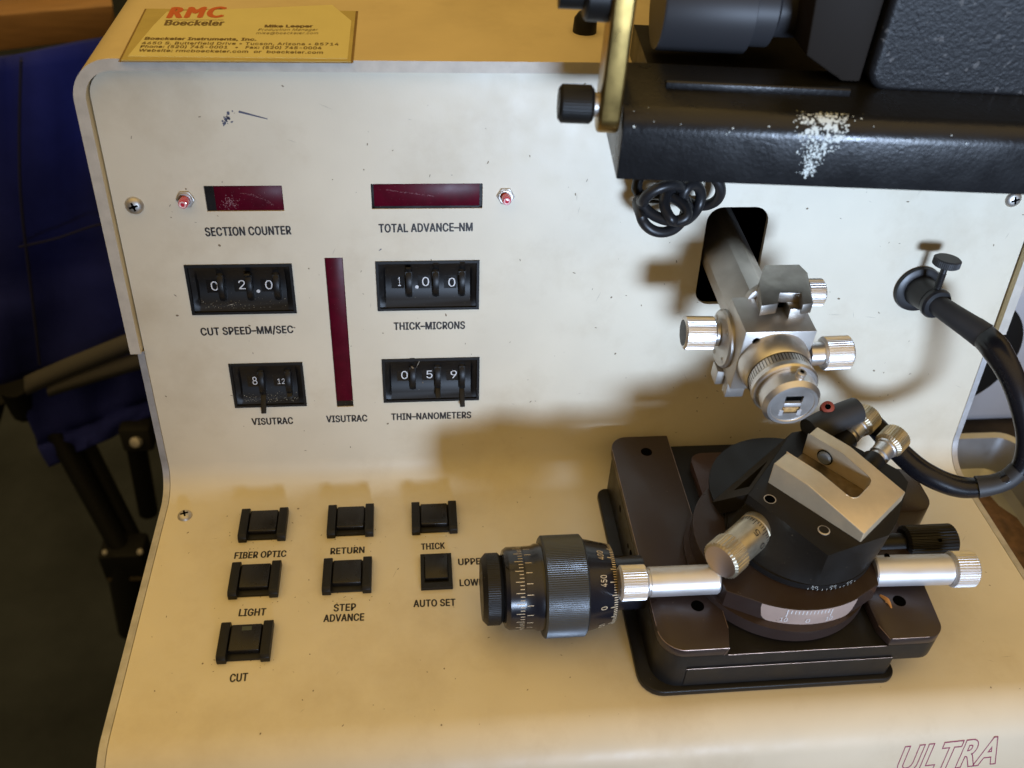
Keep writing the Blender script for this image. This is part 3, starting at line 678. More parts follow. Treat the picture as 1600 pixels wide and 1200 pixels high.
# big micrometer
MY, MZ = -9.65, 2.42; Mm = axis((23.45, MY, MZ), (-1, 0, 0)); Mm = frame((23.45, MY, MZ), (0, 0, 1), (0, -1, 0), (-1, 0, 0))     # local z to the left; x up, y toward operator
mb = MB(); mb.lathe([(1.25, 0), (1.25, 1.6)], Mm, 48); mb.lathe([(1.5, 1.45), (1.80, 1.46), (2.12, 2.72), (2.18, 2.85)], Mm, 72)
drum = mb.build('micrometer_drum', mat('blue_black_gloss', (.010, .011, .018), .22, spec=.6, rvar=.05), stage)
mb = MB(); mb.knurl(2.34, 2.8, 4.75, 150, .024, Mm, ch=.08); mb.build('knurled_ring', knurlb, drum)
mb = MB(); mb.lathe([(2.0, 4.7), (1.98, 4.8), (1.98, 5.0), (1.9, 5.15), (1.88, 5.6), (1.85, 5.61), (1.85, 5.65), (1.88, 5.66), (1.88, 6.3), (1.76, 6.48), (1.55, 6.55)], Mm, 72); mb.build('index_sleeve', MATS['blue_black_gloss'], drum)
mb = MB(); mb.knurl(1.64, 6.5, 7.5, 100, .015, Mm, ch=.22); mb.lathe([(0, 7.51), (1.3, 7.505)], Mm, 40); mb.build('end_cap', anod, drum)
mb = MB(); mb.prism(rrect(-.09, -.25, .09, .25, .088), 0, .02, frame(Mm @ Vector((1.78, .2, 6.4)), (-.7, .0, .7), (-.3, .8, -.3), Mm.to_3x3() @ Vector((.8, .3, .5)))); mb.build('spanner_hole', hole, drum)
mb = MB()
# cone scale (nearest the block)
for i in range(100):
    a = 2 * PI * i / 100; L = .34 if i % 10 == 0 else (.27 if i % 5 == 0 else .17); ca, sa = math.cos(a), math.sin(a); tx = Vector((-sa, ca, 0)) * .02
    p0 = Vector((1.815 * ca, 1.815 * sa, 1.48)); p1 = Vector(((1.815 + .254 * L) * ca, (1.815 + .254 * L) * sa, 1.48 + L)); mb.quad([Mm @ q for q in (p0 - tx, p0 + tx, p1 + tx, p1 - tx)])
mb.ticks(1.88, Mm, 5.68, .2, 72, 0, 2 * PI * 71 / 72, .028, 0, 3, .38); mb.ticks(1.88, Mm, 5.58, -.3, 24, .05, .05 + 2 * PI * 23 / 24, .028)
# numbers round the cone
for txt, a in (('0', 70), ('450', 34), ('400', -2), ('350', -38), ('50', 106)):
    a = math.radians(a); c = Mm @ Vector(((1.975) * math.cos(a), (1.975) * math.sin(a), 2.14)); nr = (Mm.to_3x3() @ Vector((math.cos(a), math.sin(a), -.29))).normalized()
    tz = Mm.to_3x3() @ Vector((-math.sin(a), math.cos(a), 0)); wd = .17 * len(txt)
    text(mb, txt, c + tz * wd / 2 - nr.cross(-tz) * .15, c - tz * wd / 2 - nr.cross(-tz) * .15, .3, nr, offset=.005, lift=.03)
mb.build('graduation', cream_ink, drum, smooth=0)
# turntable
TC = Vector((29.9, -9.2, 0)); TZ = 4.45
mb = MB(); mb.lathe([(0, CH + .01), (4.2, CH + .01), (4.3, CH + .1), (4.32, 3.42), (0, 3.44)], T(*TC), 96)
oc = [S(1118, 890, TZ), S(1135.5, 923.5, TZ), S(1192, 942.5, TZ)]; od = [S(1339, 935, TZ), S(1373, 912.5, TZ), S(1366, 884, TZ)]
SCR = 5.1; m_ = (oc[2] + od[0]) / 2; h_ = (od[0] - oc[2]); c_ = m_ + Vector((-h_.y, h_.x, 0)).normalized() * math.sqrt(SCR ** 2 - (h_.length / 2) ** 2); SCX, SCY = c_.x, c_.y
def ang(p): return math.degrees(math.atan2(p.y - SCY, p.x - SCX)) % 360
aa, ab = ang(oc[2]), ang(od[0])
octp = [p.xy[:] for p in oc] + arc(SCX, SCY, SCR, aa + .5, ab - .5, 14) + [p.xy[:] for p in od] + arc(TC.x + .2, TC.y + .3, 4.2, -10, 195, 30)
mb.prism(octp, 3.4, TZ, ID, .025); tt = mb.build('turntable', anodb, stage, smooth=.35)
mb = MB(); g = []
for i in range(41):
    t = i / 40; a = math.radians(aa - .3 + (ab - aa + .6) * t); e_ = abs(2 * t - 1); lo = 3.43 + (.75 * (1 - math.sqrt(max(0, 1 - ((e_ - .8) / .2) ** 2))) if e_ > .8 else 0)
    g.append([Vector((SCX + (SCR + .03) * math.cos(a), SCY + (SCR + .03) * math.sin(a), lo + (TZ + .004 - lo) * k / 4)) for k in range(5)])
mb.sheet(g); scp = mb.build('scale_plate', coppery, stage)
mb = MB(); Mt = T(SCX, SCY, 0); r_ = SCR + .05; a0, a1 = aa + (ab - aa) * .25, aa + (ab - aa) * .70
for i in range(13):
    a = math.radians(a0 + (a1 - a0) * i / 12); mb.ticks(r_, Mt, TZ - .02, -.5 if i in (0, 12) else -.24, 1, a, a, .04)
for txt, dg in (('10', a0 - .6), ('0', (a0 + a1) / 2), ('10', a1)):
    a = math.radians(dg); nr = Vector((math.cos(a), math.sin(a), 0)); tx = Vector((-math.sin(a), math.cos(a), 0)); c = Vector((SCX, SCY, 0)) + nr * r_ + Vector((0, 0, 3.62)); wd = .32 if len(txt) == 2 else .2
    text(mb, txt, c - tx * wd / 2, c + tx * wd / 2, .26, nr, offset=.0, lift=.02)
mb.build('graduation', white, scp, smooth=0)
# silver clamp rods with knurled heads, on the left and the right
def rod(p0, p1, r, kr_, kl):
    p0, p1 = Vector(p0), Vector(p1); L = (p1 - p0).length; Mr = axis(p0, p1 - p0); mb = MB()
    mb.lathe([(0, 0), (r * .93, 0), (r, .07), (r, L - kl - .12), (r * .88, L - kl - .1), (r * .88, L - kl)], Mr, 40); c = mb.build('clamp_rod', silver, stage)
    m2 = MB(); m2.knurl(kr_, L - kl, L, 42, .035, Mr, ch=.09); m2.build('rod_head', silver, c); m3 = MB(); m3.lathe([(0, .02), (kr_ * .75, .015), (kr_ * .75, 0)], Mr @ T(0, 0, L), 30); m3.build('end_disc', mat('grey_end', (.28, .25, .24), .35, metal=.8), c); return c, Mr, L
rod((26.45, -10.98, 4.1), (21.95, -10.95, 4.1), .67, .79, 1.25)
c, Mr, L = rod((33.7, -10.95, 4.1), (38.55, -11.1, 4.1), .71, .83, 1.15)
mb = MB(); mb.lathe([(.14, .0), (.12, .02), (0, .0)], axis(S(1386, 869, 4.76) , (0, -.35, .94)), 14); mb.build('grub_screw', hole, c)
mb = MB(); Mk = axis((36.3, -8.5, 2.95), (1, 0, 0)); mb.knurl(.86, .3, 2.9, 34, .05, Mk, ch=.12); mb.lathe([(.5, -1), (.5, .4)], Mk, 20); bk = mb.build('black_knob', anod, stage); bk.name = 'knurled_knob'; WL[bk.name] = WL.get('black_knob', Vector((29.5, -7, 0)))
mb = MB(); mb.lathe([(.09, 0), (.09, .02), (0, .02)], axis((38.1, -9.0, 3.66), (0, -.55, .83)), 12); mb.build('grub_screw', hole, bk)

# ================================================================== KNIFE HOLDER on the turntable
KB = Vector((30.9, -8.7, 0))
kh = thing('knife_holder', 'black tilting knife holder with a silver U-shaped clamp block and graduated nickel knob', 'knife holder', (30.9, -8.7, TZ))
PH = math.radians(38.71); CX = Vector((math.cos(PH), math.sin(PH), 0)); EL = Vector((math.sin(PH), -math.cos(PH), 0)); UZ = Vector((0, 0, 1))
KZ = 6.85
mb = MB(); mb.lathe([(0, TZ), (3.42, TZ), (3.45, TZ + .04), (3.45, TZ + .35), (0, TZ + .4)], T(*KB), 72); kb = mb.build('rotating_base', anod, kh)
mb = MB(); mb.lathe([(0, TZ + .02), (3.8, TZ + .02), (3.84, TZ + .06), (3.84, TZ + .2), (0, TZ + .22)], T(31.13, -6.4, 0), 72); mb.build('cradle_disc', MATS['black_anodised'], kh)
top = [S(*q, KZ) for q in ((1237, 676), (1169, 773), (1294, 868), (1389, 836), (1402, 815), (1412, 781), (1419, 753), (1405, 735), (1375, 718), (1351, 706))]
top += [S(1320, 690, KZ), S(1280, 668, KZ)]
# the tilting body: polygonal on top, turned round towards its seat
def radial(poly, a):
    d = Vector((math.cos(a), math.sin(a))); best = 0
    for p, q in zip(poly, poly[1:] + poly[:1]):
        p, q = p.xy - KB.xy, q.xy - KB.xy; e_ = q - p; den = d.x * e_.y - d.y * e_.x
        if abs(den) < 1e-9: continue
        t = (p.x * e_.y - p.y * e_.x) / den; u = (p.x * d.y - p.y * d.x) / den
        if t > 0 and -1e-6 <= u <= 1 + 1e-6: best = max(best, t)
    return best
angs = sorted(set([2 * PI * i / 90 for i in range(90)] + [math.atan2(p.y - KB.y, p.x - KB.x) % (2 * PI) for p in top]))
b = bmesh.new(); rings = []
for z, f in ((KZ, 0), (KZ - .35, .02), (KZ - .9, .2), (KZ - 1.5, .55), (KZ - 2.0, .9), (TZ + .03, 1)):
    rings.append([b.verts.new((KB.x + math.cos(a) * (radial(top, a) * (1 - f) + 3.44 * f), KB.y + math.sin(a) * (radial(top, a) * (1 - f) + 3.44 * f), z)) for a in angs])
b.faces.new(rings[0])
for A, B in zip(rings, rings[1:]):
    for i in range(len(A)): q = (i + 1) % len(A); b.faces.new((A[i], B[i], B[q], A[q]))
mb = MB(); mb._take(b, ID, 0, .05, 2, .8); hb = mb.build('tilt_block', mat('black_anodised_top', (.012, .0105, .009), .45, spec=.25, rvar=.08, specks=.05, speckcol=(.10, .085, .06), speckscale=75), kh, smooth=.5)
# slanting wing with its triangular opening
A_, B_, Wt = S(1236, 677, KZ - .06), S(1169, 772, KZ - .06), S(1112, 785, 5.1)
ctr = (A_ + B_ + Wt) / 3; wn = (B_ - A_).cross(Wt - A_).normalized(); wn = wn if wn.z > 0 else -wn
Mw = frame(A_, (B_ - A_), wn.cross(B_ - A_), wn); inv = Mw.inverted(); tri = [inv @ p for p in (A_, B_, Wt)]
cc = sum(tri, Vector()) / 3; hol = [cc + (p - cc) * .42 for p in tri]
hol = [p + (tri[1] - cc) * .18 for p in hol]
mb = MB(); mb.prism([(p.x, p.y) for p in tri], 0, -.7, Mw, 0, holes=[[(p.x, p.y) for p in hol]]); mb.build('wing', MATS['black_anodised_top'], kh)
mb = MB()
for (px, py, r_) in ((1203, 780, .2),): mb.lathe([(0, .003), (r_, .003)], T(*S(px, py, KZ)), 20)
c = S(1203, 780, KZ); mb.lathe([(0, KZ + .004), (.24, KZ + .004)], T(c.x, c.y, 0), 22); hq = mb.build('bolt_hole', hole, hb)
mb = MB(); mb.lathe([(.24, KZ + .006), (.28, KZ + .008)], T(c.x, c.y, 0), 22); c = S(1287, 829, KZ); mb.lathe([(.27, KZ), (.27, KZ + .03), (.22, KZ + .05)], T(c.x, c.y, 0), 24); mb.build('pin', steel, hb)
mb = MB(); c = S(1287, 829, KZ); mb.lathe([(.225, KZ + .04), (0, KZ + .045)], T(c.x, c.y, 0), 24); mb.build('pin_face', MATS['black_anodised_top'], hb)
mb = MB()
for txt, dg in (('30', 262), ('20', 276), ('10', 290)):
    a = math.radians(dg); nr = Vector((math.cos(a), math.sin(a), 0)); tx = Vector((-math.sin(a), math.cos(a), 0)); c = KB + nr * 3.46 + Vector((0, 0, TZ + .2))
    text(mb, txt, c - tx * .15, c + tx * .15, .15, nr, offset=0, lift=.02)
for i in range(12): a = math.radians(258 + i * 3.5); mb.ticks(3.46, T(*KB), TZ + .04, .12, 1, a, a, .025)
mb.build('graduation', mat('worn_white', (.45, .45, .42), .7), kb, smooth=0)
# silver U-shaped clamp block: level rear land, front slope of 12.75 degrees
wK = 3.66; f_ = (wK - 3.4) / (3.4 - 3.1)
a0 = Vector((28.06, -9.78, 10.15)) + (Vector((28.06, -9.78, 10.15)) - Vector((26.77, -12.11, 12.54))) * f_
k_ = wK / 3.4; l1, l2 = 1.63 * k_, 2.87 * k_; t2 = math.radians(12.75)
ZB = KZ + .004; hgt = a0.z - ZB
def kp(u, s_, z=None):                                              # u across, s along (0 rear edge) -> point on the top surface
    q = a0 + CX * u
    if s_ <= l1: return q + EL * s_
    return q + EL * l1 + (EL * math.cos(t2) - UZ * math.sin(t2)) * (s_ - l1)
L_ = l1 + l2; sw0, sw1 = 1.08, 2.90; se = l1 + 1.85
sb = [0, l1 * .5, l1, l1 + .5, l1 + 1.0, se - .3, se, L_]
mb = MB()
inner_pts = [(sw0, 0.0), (sw0 - .04, l1), (sw0 - .0, se - .5)] + [(sw0 + .42 + .42 * -math.cos(t), se - .42 + .42 * math.sin(t)) for t in [PI / 8 * i for i in range(0, 5)]]
inner_pts += [(sw1 - .42 + .42 * math.sin(t), se - .42 + .42 * math.cos(t)) for t in [PI / 8 * i for i in range(0, 5)]] + [(sw1, se - .5), (sw1 + .02, l1), (sw1, 0.0)]
def col(u, s_): return kp(u, s_), kp(u, s_) * 1
def addpoly(pts, mi):
    mb.quad([kp(*p) for p in pts], mi)
# top faces, left arm, right arm, front bridge (rear land = 0, slope = 0)
i1 = next(i for i, p in enumerate(inner_pts) if abs(p[1] - l1) < 1e-6); i2 = len(inner_pts) - 1 - next(i for i, p in enumerate(inner_pts[::-1]) if abs(p[1] - l1) < 1e-6)
addpoly([(0, 0), (sw0, 0), (sw0 - .04, l1), (0, l1)], 0); addpoly([(sw1, 0), (wK, 0), (wK, l1), (sw1 + .02, l1)], 0)
b = bmesh.new(); outer_s = [(0, l1), (0, L_), (wK, L_), (wK, l1)] + inner_pts[i1:i2 + 1][::-1]
vs = [b.verts.new((p[0], p[1], 0)) for p in outer_s]; bmesh.ops.triangle_fill(b, edges=[b.edges.new((vs[i], vs[(i + 1) % len(vs)])) for i in range(len(vs))], use_beauty=True)
for f in b.faces: mb.quad([kp(v.co.x, v.co.y) for v in f.verts], 0)
b.free()
def wallq(p, q, mi=0, z=None):
    A, B = kp(*p), kp(*q); zz_ = ZB if z is None else z; mb.quad([A, B, Vector((B.x, B.y, zz_)), Vector((A.x, A.y, zz_))], mi)
for p, q in (((0, 0), (0, l1)), ((0, l1), (0, L_)), ((0, L_), (wK, L_)), ((wK, L_), (wK, l1)), ((wK, l1), (wK, 0)), ((wK, 0), (sw1, 0)), ((sw0, 0), (0, 0))): wallq(p, q)
for p, q in zip(inner_pts, inner_pts[1:]): wallq(p, q, 0)
bmesh.ops.remove_doubles(mb.bm, verts=mb.bm.verts[:], dist=.002)
ed = [e for e in mb.bm.edges if len(e.link_faces) == 2 and e.calc_face_angle(0) > .6]
bmesh.ops.bevel(mb.bm, geom=ed, offset=.035, segments=2, profile=.5, affect='EDGES')
clampm = mat('matte_ground_steel', (.78, .66, .47), .46, metal=.7, rvar=.05, var=.08, vscale=.6, bump=.06, bscale=170)  # gold tint puts the warm ceiling reflection into the steel's colour
cb = mb.build('clamp_block', clampm, kh, smooth=.35)
mb = MB(); q0, q1, q2, q3 = kp(sw0 + .01, .05), kp(sw1 - .01, .05), kp(sw1 - .01, se - .03), kp(sw0 + .01, se - .03)
for q in (q0, q1, q2, q3): q.z = ZB + .04
mb.quad([q0, q1, q2, q3]); mb.build('slot_floor', mat('slot_bronze', (.22, .17, .10), .45, metal=.8, var=.4, vscale=.4), kh)
pc = kp(sw1, l1 * .62); pc.z = ZB + hgt * .42; Mp = axis(pc - CX * .16, -CX); mb = MB(); mb.lathe([(0, .02), (.27, .0), (.33, -.06), (.34, -.14)], Mp, 28); mb.build('clamp_pad', mat('grey_pad', (.16, .18, .2), .45), cb); mb = MB(); mb.lathe([(.34, -.14), (.40, -.15)], Mp @ T(0, 0, .02), 28); mb.build('pad_ring', hole, cb)
# graduated tilt knob
K0 = S(1189, 821, 5.55); kd = (S(1125, 878, 5.55) - K0).normalized(); Lk = (S(1125, 878, 5.55) - K0).length; Mk = frame(K0, UZ.cross(kd), kd.cross(UZ.cross(kd)), kd)
mb = MB(); mb.lathe([(.8, -.9), (.8, .02)], Mk, 40); mb.build('bush', anod, kh)
mb = MB(); mb.lathe([(.5, -.05), (.82, -.05), (.84, .02), (.84, .5), (.80, .53), (.80, .57), (.82, .58), (.82, Lk - .95)], Mk, 56); dk = mb.build('dial', nickel, kh)
mb = MB(); mb.knurl(.92, Lk - .98, Lk, 34, .04, Mk, ch=.09); kk = mb.build('tilt_knob', nickel, kh); mb = MB(); mb.lathe([(0, Lk + .012), (.78, Lk + .006), (.78, Lk - .02)], Mk, 40); mb.build('knob_face', mat('brushed_knob_face', (.55, .47, .44), .35, metal=1), kk)
mb = MB(); mb.ticks(.82, Mk, .60, .2, 40, 0, 2 * PI * 39 / 40, .03, 0, 5, .36)
for txt, dg in (('0', 14), ('5', 62), ('5', -34)):
    a = math.radians(dg); nr = (Mk.to_3x3() @ Vector((math.cos(a), math.sin(a), 0))).normalized(); tz = kd; c = K0 + nr * .82 + kd * 1.12; tx = nr.cross(tz)
    tx = tx if True else -tx; text(mb, txt, c + tx * .14 - (nr.cross(-tx)) * .12, c - tx * .14 - (nr.cross(-tx)) * .12, .30, nr, offset=0, lift=.02)
mb.build('graduation', ink, dk, smooth=0)
# two knurled clamp screws on the far side
for (pa, pb_) in (((1318, 690), (1360, 652)), ((1362, 724), (1399, 688))):
    s0, s1 = S(*pa, 6.6), S(*pb_, 7.3); d = CX * 1.0 + UZ * .18; s1 = s0 + d.normalized() * 2.3; Mk2 = axis(s0, d); mb = MB()
    mb.lathe([(.42, -.8), (.42, .55), (.5, .6), (.5, 1.15), (.56, 1.2), (.56, 1.32), (.5, 1.36)], Mk2, 32); cs = mb.build('clamp_screw', chrome, kh); m2 = MB(); m2.knurl(.70, 1.36, 2.4, 32, .045, Mk2, ch=.14); m2.build('screw_head', nickel, cs)
    m3 = MB(); m3.lathe([(.6, -.5), (.6, .2), (.55, .3), (.44, .3)], Mk2, 32); m3.build('bush', anod, cs)

# splinter lying on the stage
sp_ = MB(); a, b_ = S(1375, 930, H + .03), S(1393, 950, H + .03); sp_.tube([a, (a + b_) / 2 + Vector((.06, .02, .07)), b_], [.05, .10, .03], 7); sp_.tube([(a + b_) / 2, b_ + Vector((.05, .25, .05))], [.06, .02], 6)
tag(sp_.build('wood_splinter', splinter, None, loc=a), 'tiny orange wood splinter lying by a bolt hole of the knife stage', 'splinter')

# ================================================================== FIBRE LIGHT GUIDE
lg = thing('light_guide', 'black fibre optic light guide looping from a round panel flange to the knife', 'light guide', (39, 1.4, 11.1))
fc = P(1433, 450); gd = (P(1463, 475, 1.7) - fc).normalized()
Mf = frame(fc, XA, VP, NP); mb = MB(); mb.lathe([(1.22, 0), (1.25, .1), (1.2, .25), (.92, .34), (.7, .3)], Mf, 48); Mc = axis(fc, gd); mb.lathe([(.86, .1), (.84, .3), (.70, 1.35), (.5, 1.45)], Mc, 40); mb.build('mounting_flange', rubber, lg)
mb = MB(); mb.lathe([(.55, 1.4), (.74, 1.42), (.8, 1.52), (.8, 1.72), (.72, 1.84), (.5, 1.86)], Mc, 40); mb.build('collar', rubber, lg)
ks = P(1464, 452, 1.5); kdv = (VP + XA * .05).normalized(); Lk_ = (P(1470, 410, 1.55) - ks).dot(kdv); Mk = axis(ks, kdv); mb = MB(); mb.lathe([(.16, -.3), (.16, Lk_)], Mk, 14)
for i in range(9): mb.lathe([(.16, .1 + i * .09), (.19, .14 + i * .09), (.16, .18 + i * .09)], Mk, 14)
ts = mb.build('thumb_screw', rubber, lg); mb = MB(); mb.knurl(.66, Lk_ - .2, Lk_ + .22, 44, .02, Mk, ch=.06); mb.build('screw_head', sleevem, ts)
def gp(x, y, n): return P(x, y, n)
sl_pts = [fc + gd * 1.6, gp(1488, 492, 2.5), gp(1512, 508, 3.2), gp(1537, 525, 3.9)]
mb = MB(); mb.tube(sl_pts, [.52, .56, .6, .66], 24); mb.build('sleeve', sleevem, lg)
hz = [gp(1520, 511, 3.35), gp(1537, 525, 3.9), gp(1557, 547, 4.9), gp(1582, 592, 6.1), gp(1598, 645, 7.0), gp(1604, 692, 7.6), gp(1592, 734, 7.8), gp(1552, 757, 7.7), gp(1500, 761, 7.2), gp(1445, 739, 6.4), gp(1400, 701, 5.2), gp(1362, 661, 4.5), gp(1330, 645, 4.5)]
mb = MB(); mb.tube(hz, [.58, .62, .66, .56, .49, .46, .45, .46, .54, .56, .54, .53, .53], 24, sub=8); mb.build('hose', gloss, lg)
tp = [gp(1338, 641, 4.9), gp(1305, 655, 5.3), gp(1265, 675, 5.8)]
mb = MB(); mb.tube(tp, [.66, .7, .7], 24); mb.build('light_tip', sleevem, lg)
mb = MB(); mb.tube([gp(1592, 734, 7.8), gp(1575, 748, 7.78), gp(1552, 757, 7.7), gp(1526, 761, 7.55)], [.49, .485, .50, .56], 20); mb.build('shrink_sleeve', sleevem, lg)
mb = MB(); mb.lathe([(.34, 0), (.36, .1), (.3, .5), (.14, .55)], axis(gp(1292, 640, 5.0), (-.3, -.5, .8)), 20); mb.lathe([(0, .5), (.15, .5)], axis(gp(1292, 640, 5.0), (-.3, -.5, .8)), 14, mi=1); tag(mb.build('rubber_plug', [redrub, hole], None, loc=gp(1292, 640, 5.0)), 'small red rubber plug between the steel chuck and the light guide tip', 'plug')

# ================================================================== COILED CORD
mb = MB(); pts = [P(1030, 225, .4), P(1002, 268, .8)]; rr = random.Random(8)
loops = [(1024, 290, .9, .85, .70, .0), (1040, 312, 2.2, 1.0, .72, .15), (1030, 336, 1.5, 1.0, .66, -.3), (1066, 326, 2.3, .62, .85, .6), (1092, 304, 1.0, .66, .95, .75), (1104, 280, .8, .7, .9, .8)]
N_ = 30
for k, A in enumerate(loops[:-1]):
    B = loops[k + 1]
    for i in range(N_):
        t = i / N_; x, y, n, ra, rb, tw = [p + (q - p) * t for p, q in zip(A, B)]; th = 3.3 + 2 * PI * t; c_ = P(x, y, n); e1, e2 = math.cos(th) * ra, math.sin(th) * rb
        u, v = e1 * math.cos(tw) - e2 * math.sin(tw), e1 * math.sin(tw) + e2 * math.cos(tw); pts.append(c_ + XA * u + VP * v + NP * (.62 * math.sin(th + 1.9 * k)))
pts += [P(1098, 268, .9), P(1085, 240, 1.0)]
mb.tube(pts, .25, 14, sub=2); tag(mb.build('coiled_cord', rubber, None, loc=(25, -2.5, 21)), 'black coiled cord hanging in loops below the microscope arm', 'cord')

# ================================================================== MICROSCOPE
o0 = Vector((20.67, -6.0, 21.35)); o1 = S(1600, 305, 21.2); ex = (o1 - o0).normalized(); ey = Vector((-ex.y, ex.x, 0)).normalized(); ez = ex.cross(ey)
MS = frame(o0, ex, ey, ez); scope = thing('microscope', 'black microscope arm with crackle paint and brass bracket hanging over the stage', 'microscope', (24, -3, 21.3))
pf = [(0, 0), (.1, 1.75)] + [(.1 + .75 * (1 - math.cos(a)), 1.75 + .75 * math.sin(a)) for a in [PI / 2 * i / 8 for i in range(1, 9)]] + [(4.3, 2.7), (4.4, 2.6), (4.4, 0)]
MX = MS @ frame((0, 0, 0), (0, 1, 0), (0, 0, 1), (1, 0, 0))
mb = MB(); mb.prism(pf, 0.02, 26, MX, .05); ma = mb.build('arm_casting', castm, scope, smooth=.5)
mb = MB(); mb.prism([(2.2, 2.5), (2.2, 2.80), (2.26, 2.85), (2.42, 2.84), (2.5, 2.72), (2.5, 2.5)], 1.75, 8.6, MX, .02); mb.build('ledge', castm, ma)
mb = MB(); mb.box((1.5, 4.42, .2), (26, 9.5, 2.35), MS); mb.build('dark_gap_block', anod, ma)  # black block added to stand in for the dark gap behind the arm
mb = MB(); rr = random.Random(11)
def chipf():
    t = rr.random() ** 1.5; k_ = rr.choice((-.85, -.5, -.1, .12, .25, .55, .95)); x = 7.2 + k_ * (1.0 - t) ** 1.3 + rr.gauss(0, .2 - .08 * t) - t * .25; s_ = 2.42 - t * 1.95 + rr.gauss(0, .06)
    if s_ > 1.75: a = min((s_ - 1.75) / .75, 1); y = .1 + .75 * (1 - math.cos(a * PI / 2)); z = 1.75 + .75 * math.sin(a * PI / 2); n_ = Vector((0, -math.cos(a * PI / 2), math.sin(a * PI / 2)))
    else: y = .1 * s_ / 1.75; z = s_; n_ = Vector((0, -1, .06))
    p = Vector((x, y, z)) + n_ * .025; return MS @ p, MS.to_3x3() @ XA, MS.to_3x3() @ n_.cross(XA)
flecks(mb, chipf, 620, .014, .065, 0, 2.5, rr)
def chipbig():
    x = 7.25 + rr.gauss(0, .36); a = rr.uniform(0, .8); y = .1 + .75 * (1 - math.cos(a * PI / 2)); z = 1.75 + .75 * math.sin(a * PI / 2); n_ = Vector((0, -math.cos(a * PI / 2), math.sin(a * PI / 2))); return MS @ (Vector((x, y, z)) + n_ * .03), MS.to_3x3() @ XA, MS.to_3x3() @ n_.cross(XA)
flecks(mb, chipbig, 60, .04, .13, 0, 1.8, rr)
def chip2():
    x = rr.uniform(.2, 16); a = rr.uniform(.1, .9); y = .1 + .75 * (1 - math.cos(a * PI / 2)); z = 1.75 + .75 * math.sin(a * PI / 2); n_ = Vector((0, -math.cos(a * PI / 2), math.sin(a * PI / 2))); return MS @ (Vector((x, y, z)) + n_ * .025), MS.to_3x3() @ XA, MS.to_3x3() @ n_.cross(XA)
flecks(mb, chip2, 16, .02, .06, 0, 2, rr); mb.build('paint_chips', chip, ma, smooth=0)
mb = MB(); mb.prism(rrect(9.4, 2.5, 30, 14, [.9, .5, .5, .5]), 0, 3.5, MS @ frame((0, 2.9, 0), (1, 0, 0), (0, 0, 1), (0, 1, 0)), .25, seg=4); mb.build('body_housing', crackle, scope, smooth=.7)
mb = MB(); mb.prism([(7.0, 3.6), (8.6, 2.7), (9.3, 2.7), (9.3, 9), (6.5, 9)], 0, 2, MS @ frame((0, 3.3, 0), (1, 0, 0), (0, 0, 1), (0, 1, 0)), .1); mb.build('side_plate', mat('brown_black_plate', (.016, .012, .009), .6, spec=.15), scope)
mb = MB(); mb.lathe([(0, 1.75), (1.75, 1.75), (1.8, 1.85), (1.8, 5.2), (1.5, 5.3), (1.5, 6.1), (1.1, 6.3), (1.1, 7.4), (0, 7.4)], MS @ frame((0, 6.2, 4.4), (0, 1, 0), (0, 0, 1), (1, 0, 0)), 48); mb.build('optics_tube', mat('blue_black_tube', (.03, .03, .033), .45, spec=.3), scope)
# brass bracket, black knob, rod
xb = -.75
mb = MB(); bp = [(.75 * math.cos(a), .75 * math.sin(a)) for a in [PI + PI * i / 10 for i in range(11)]] + [(.62, 8), (-.62, 8)]
mb.prism(bp, xb - .15, xb + .62, MX @ T(.55, 2.35, 0), .12, seg=3); mb.build('bracket', brass, scope)
mb = MB(); Mk = axis(MS @ Vector((xb - .1, .45, 2.6)), MS.to_3x3() @ Vector((-1, 0, 0))); mb.lathe([(.42, 0), (.42, .25)], Mk, 24); kb_ = mb.build('bracket_knob', steel, scope); mb = MB(); mb.knurl(.66, .22, 1.45, 44, .008, Mk, ch=.12); mb.lathe([(.4, 1.45), (.38, 1.3), (0, 1.3)], Mk, 30); mb.build('knob_grip', blackp, kb_)
mb = MB(); Mk = axis(MS @ Vector((xb - .1, 1.0, 6.2)), MS.to_3x3() @ Vector((-1, 0, 0))); mb.lathe([(.9, 0), (.9, .75), (.8, .85), (.55, .9), (.55, 1.7), (0, 1.7)], Mk, 32); mb.build('pivot_knob', blackp, scope)
mb = MB(); mb.tube([MS @ Vector((-.05, 3.4, 2.6)), MS @ Vector((-.1, 3.6, 9))], .42, 18, sub=1); mb.build('support_rod', mat('dark_green_grey', (.06, .065, .06), .4, metal=.5), scope)
# post that carries the microscope, standing on the cabinet behind the picture's edge
mb = MB(); mb.box((27.5, 9, ZT + .01), (34, 15, 34), bevel=.4); mb.box((27, 2.5, 28), (34, 15, 33.5), bevel=.4); mb.build('post', castm, scope)
mb = MB(); mb.lathe([(0, .9), (.35, .85), (.52, .6), (.55, 0)], T(21.3, 6.2, ZT), 28); tag(mb.build('round_knob', blackp, None, loc=(21.3, 6.2, ZT)), 'small black round knob on the cabinet top behind the brass bracket', 'knob')

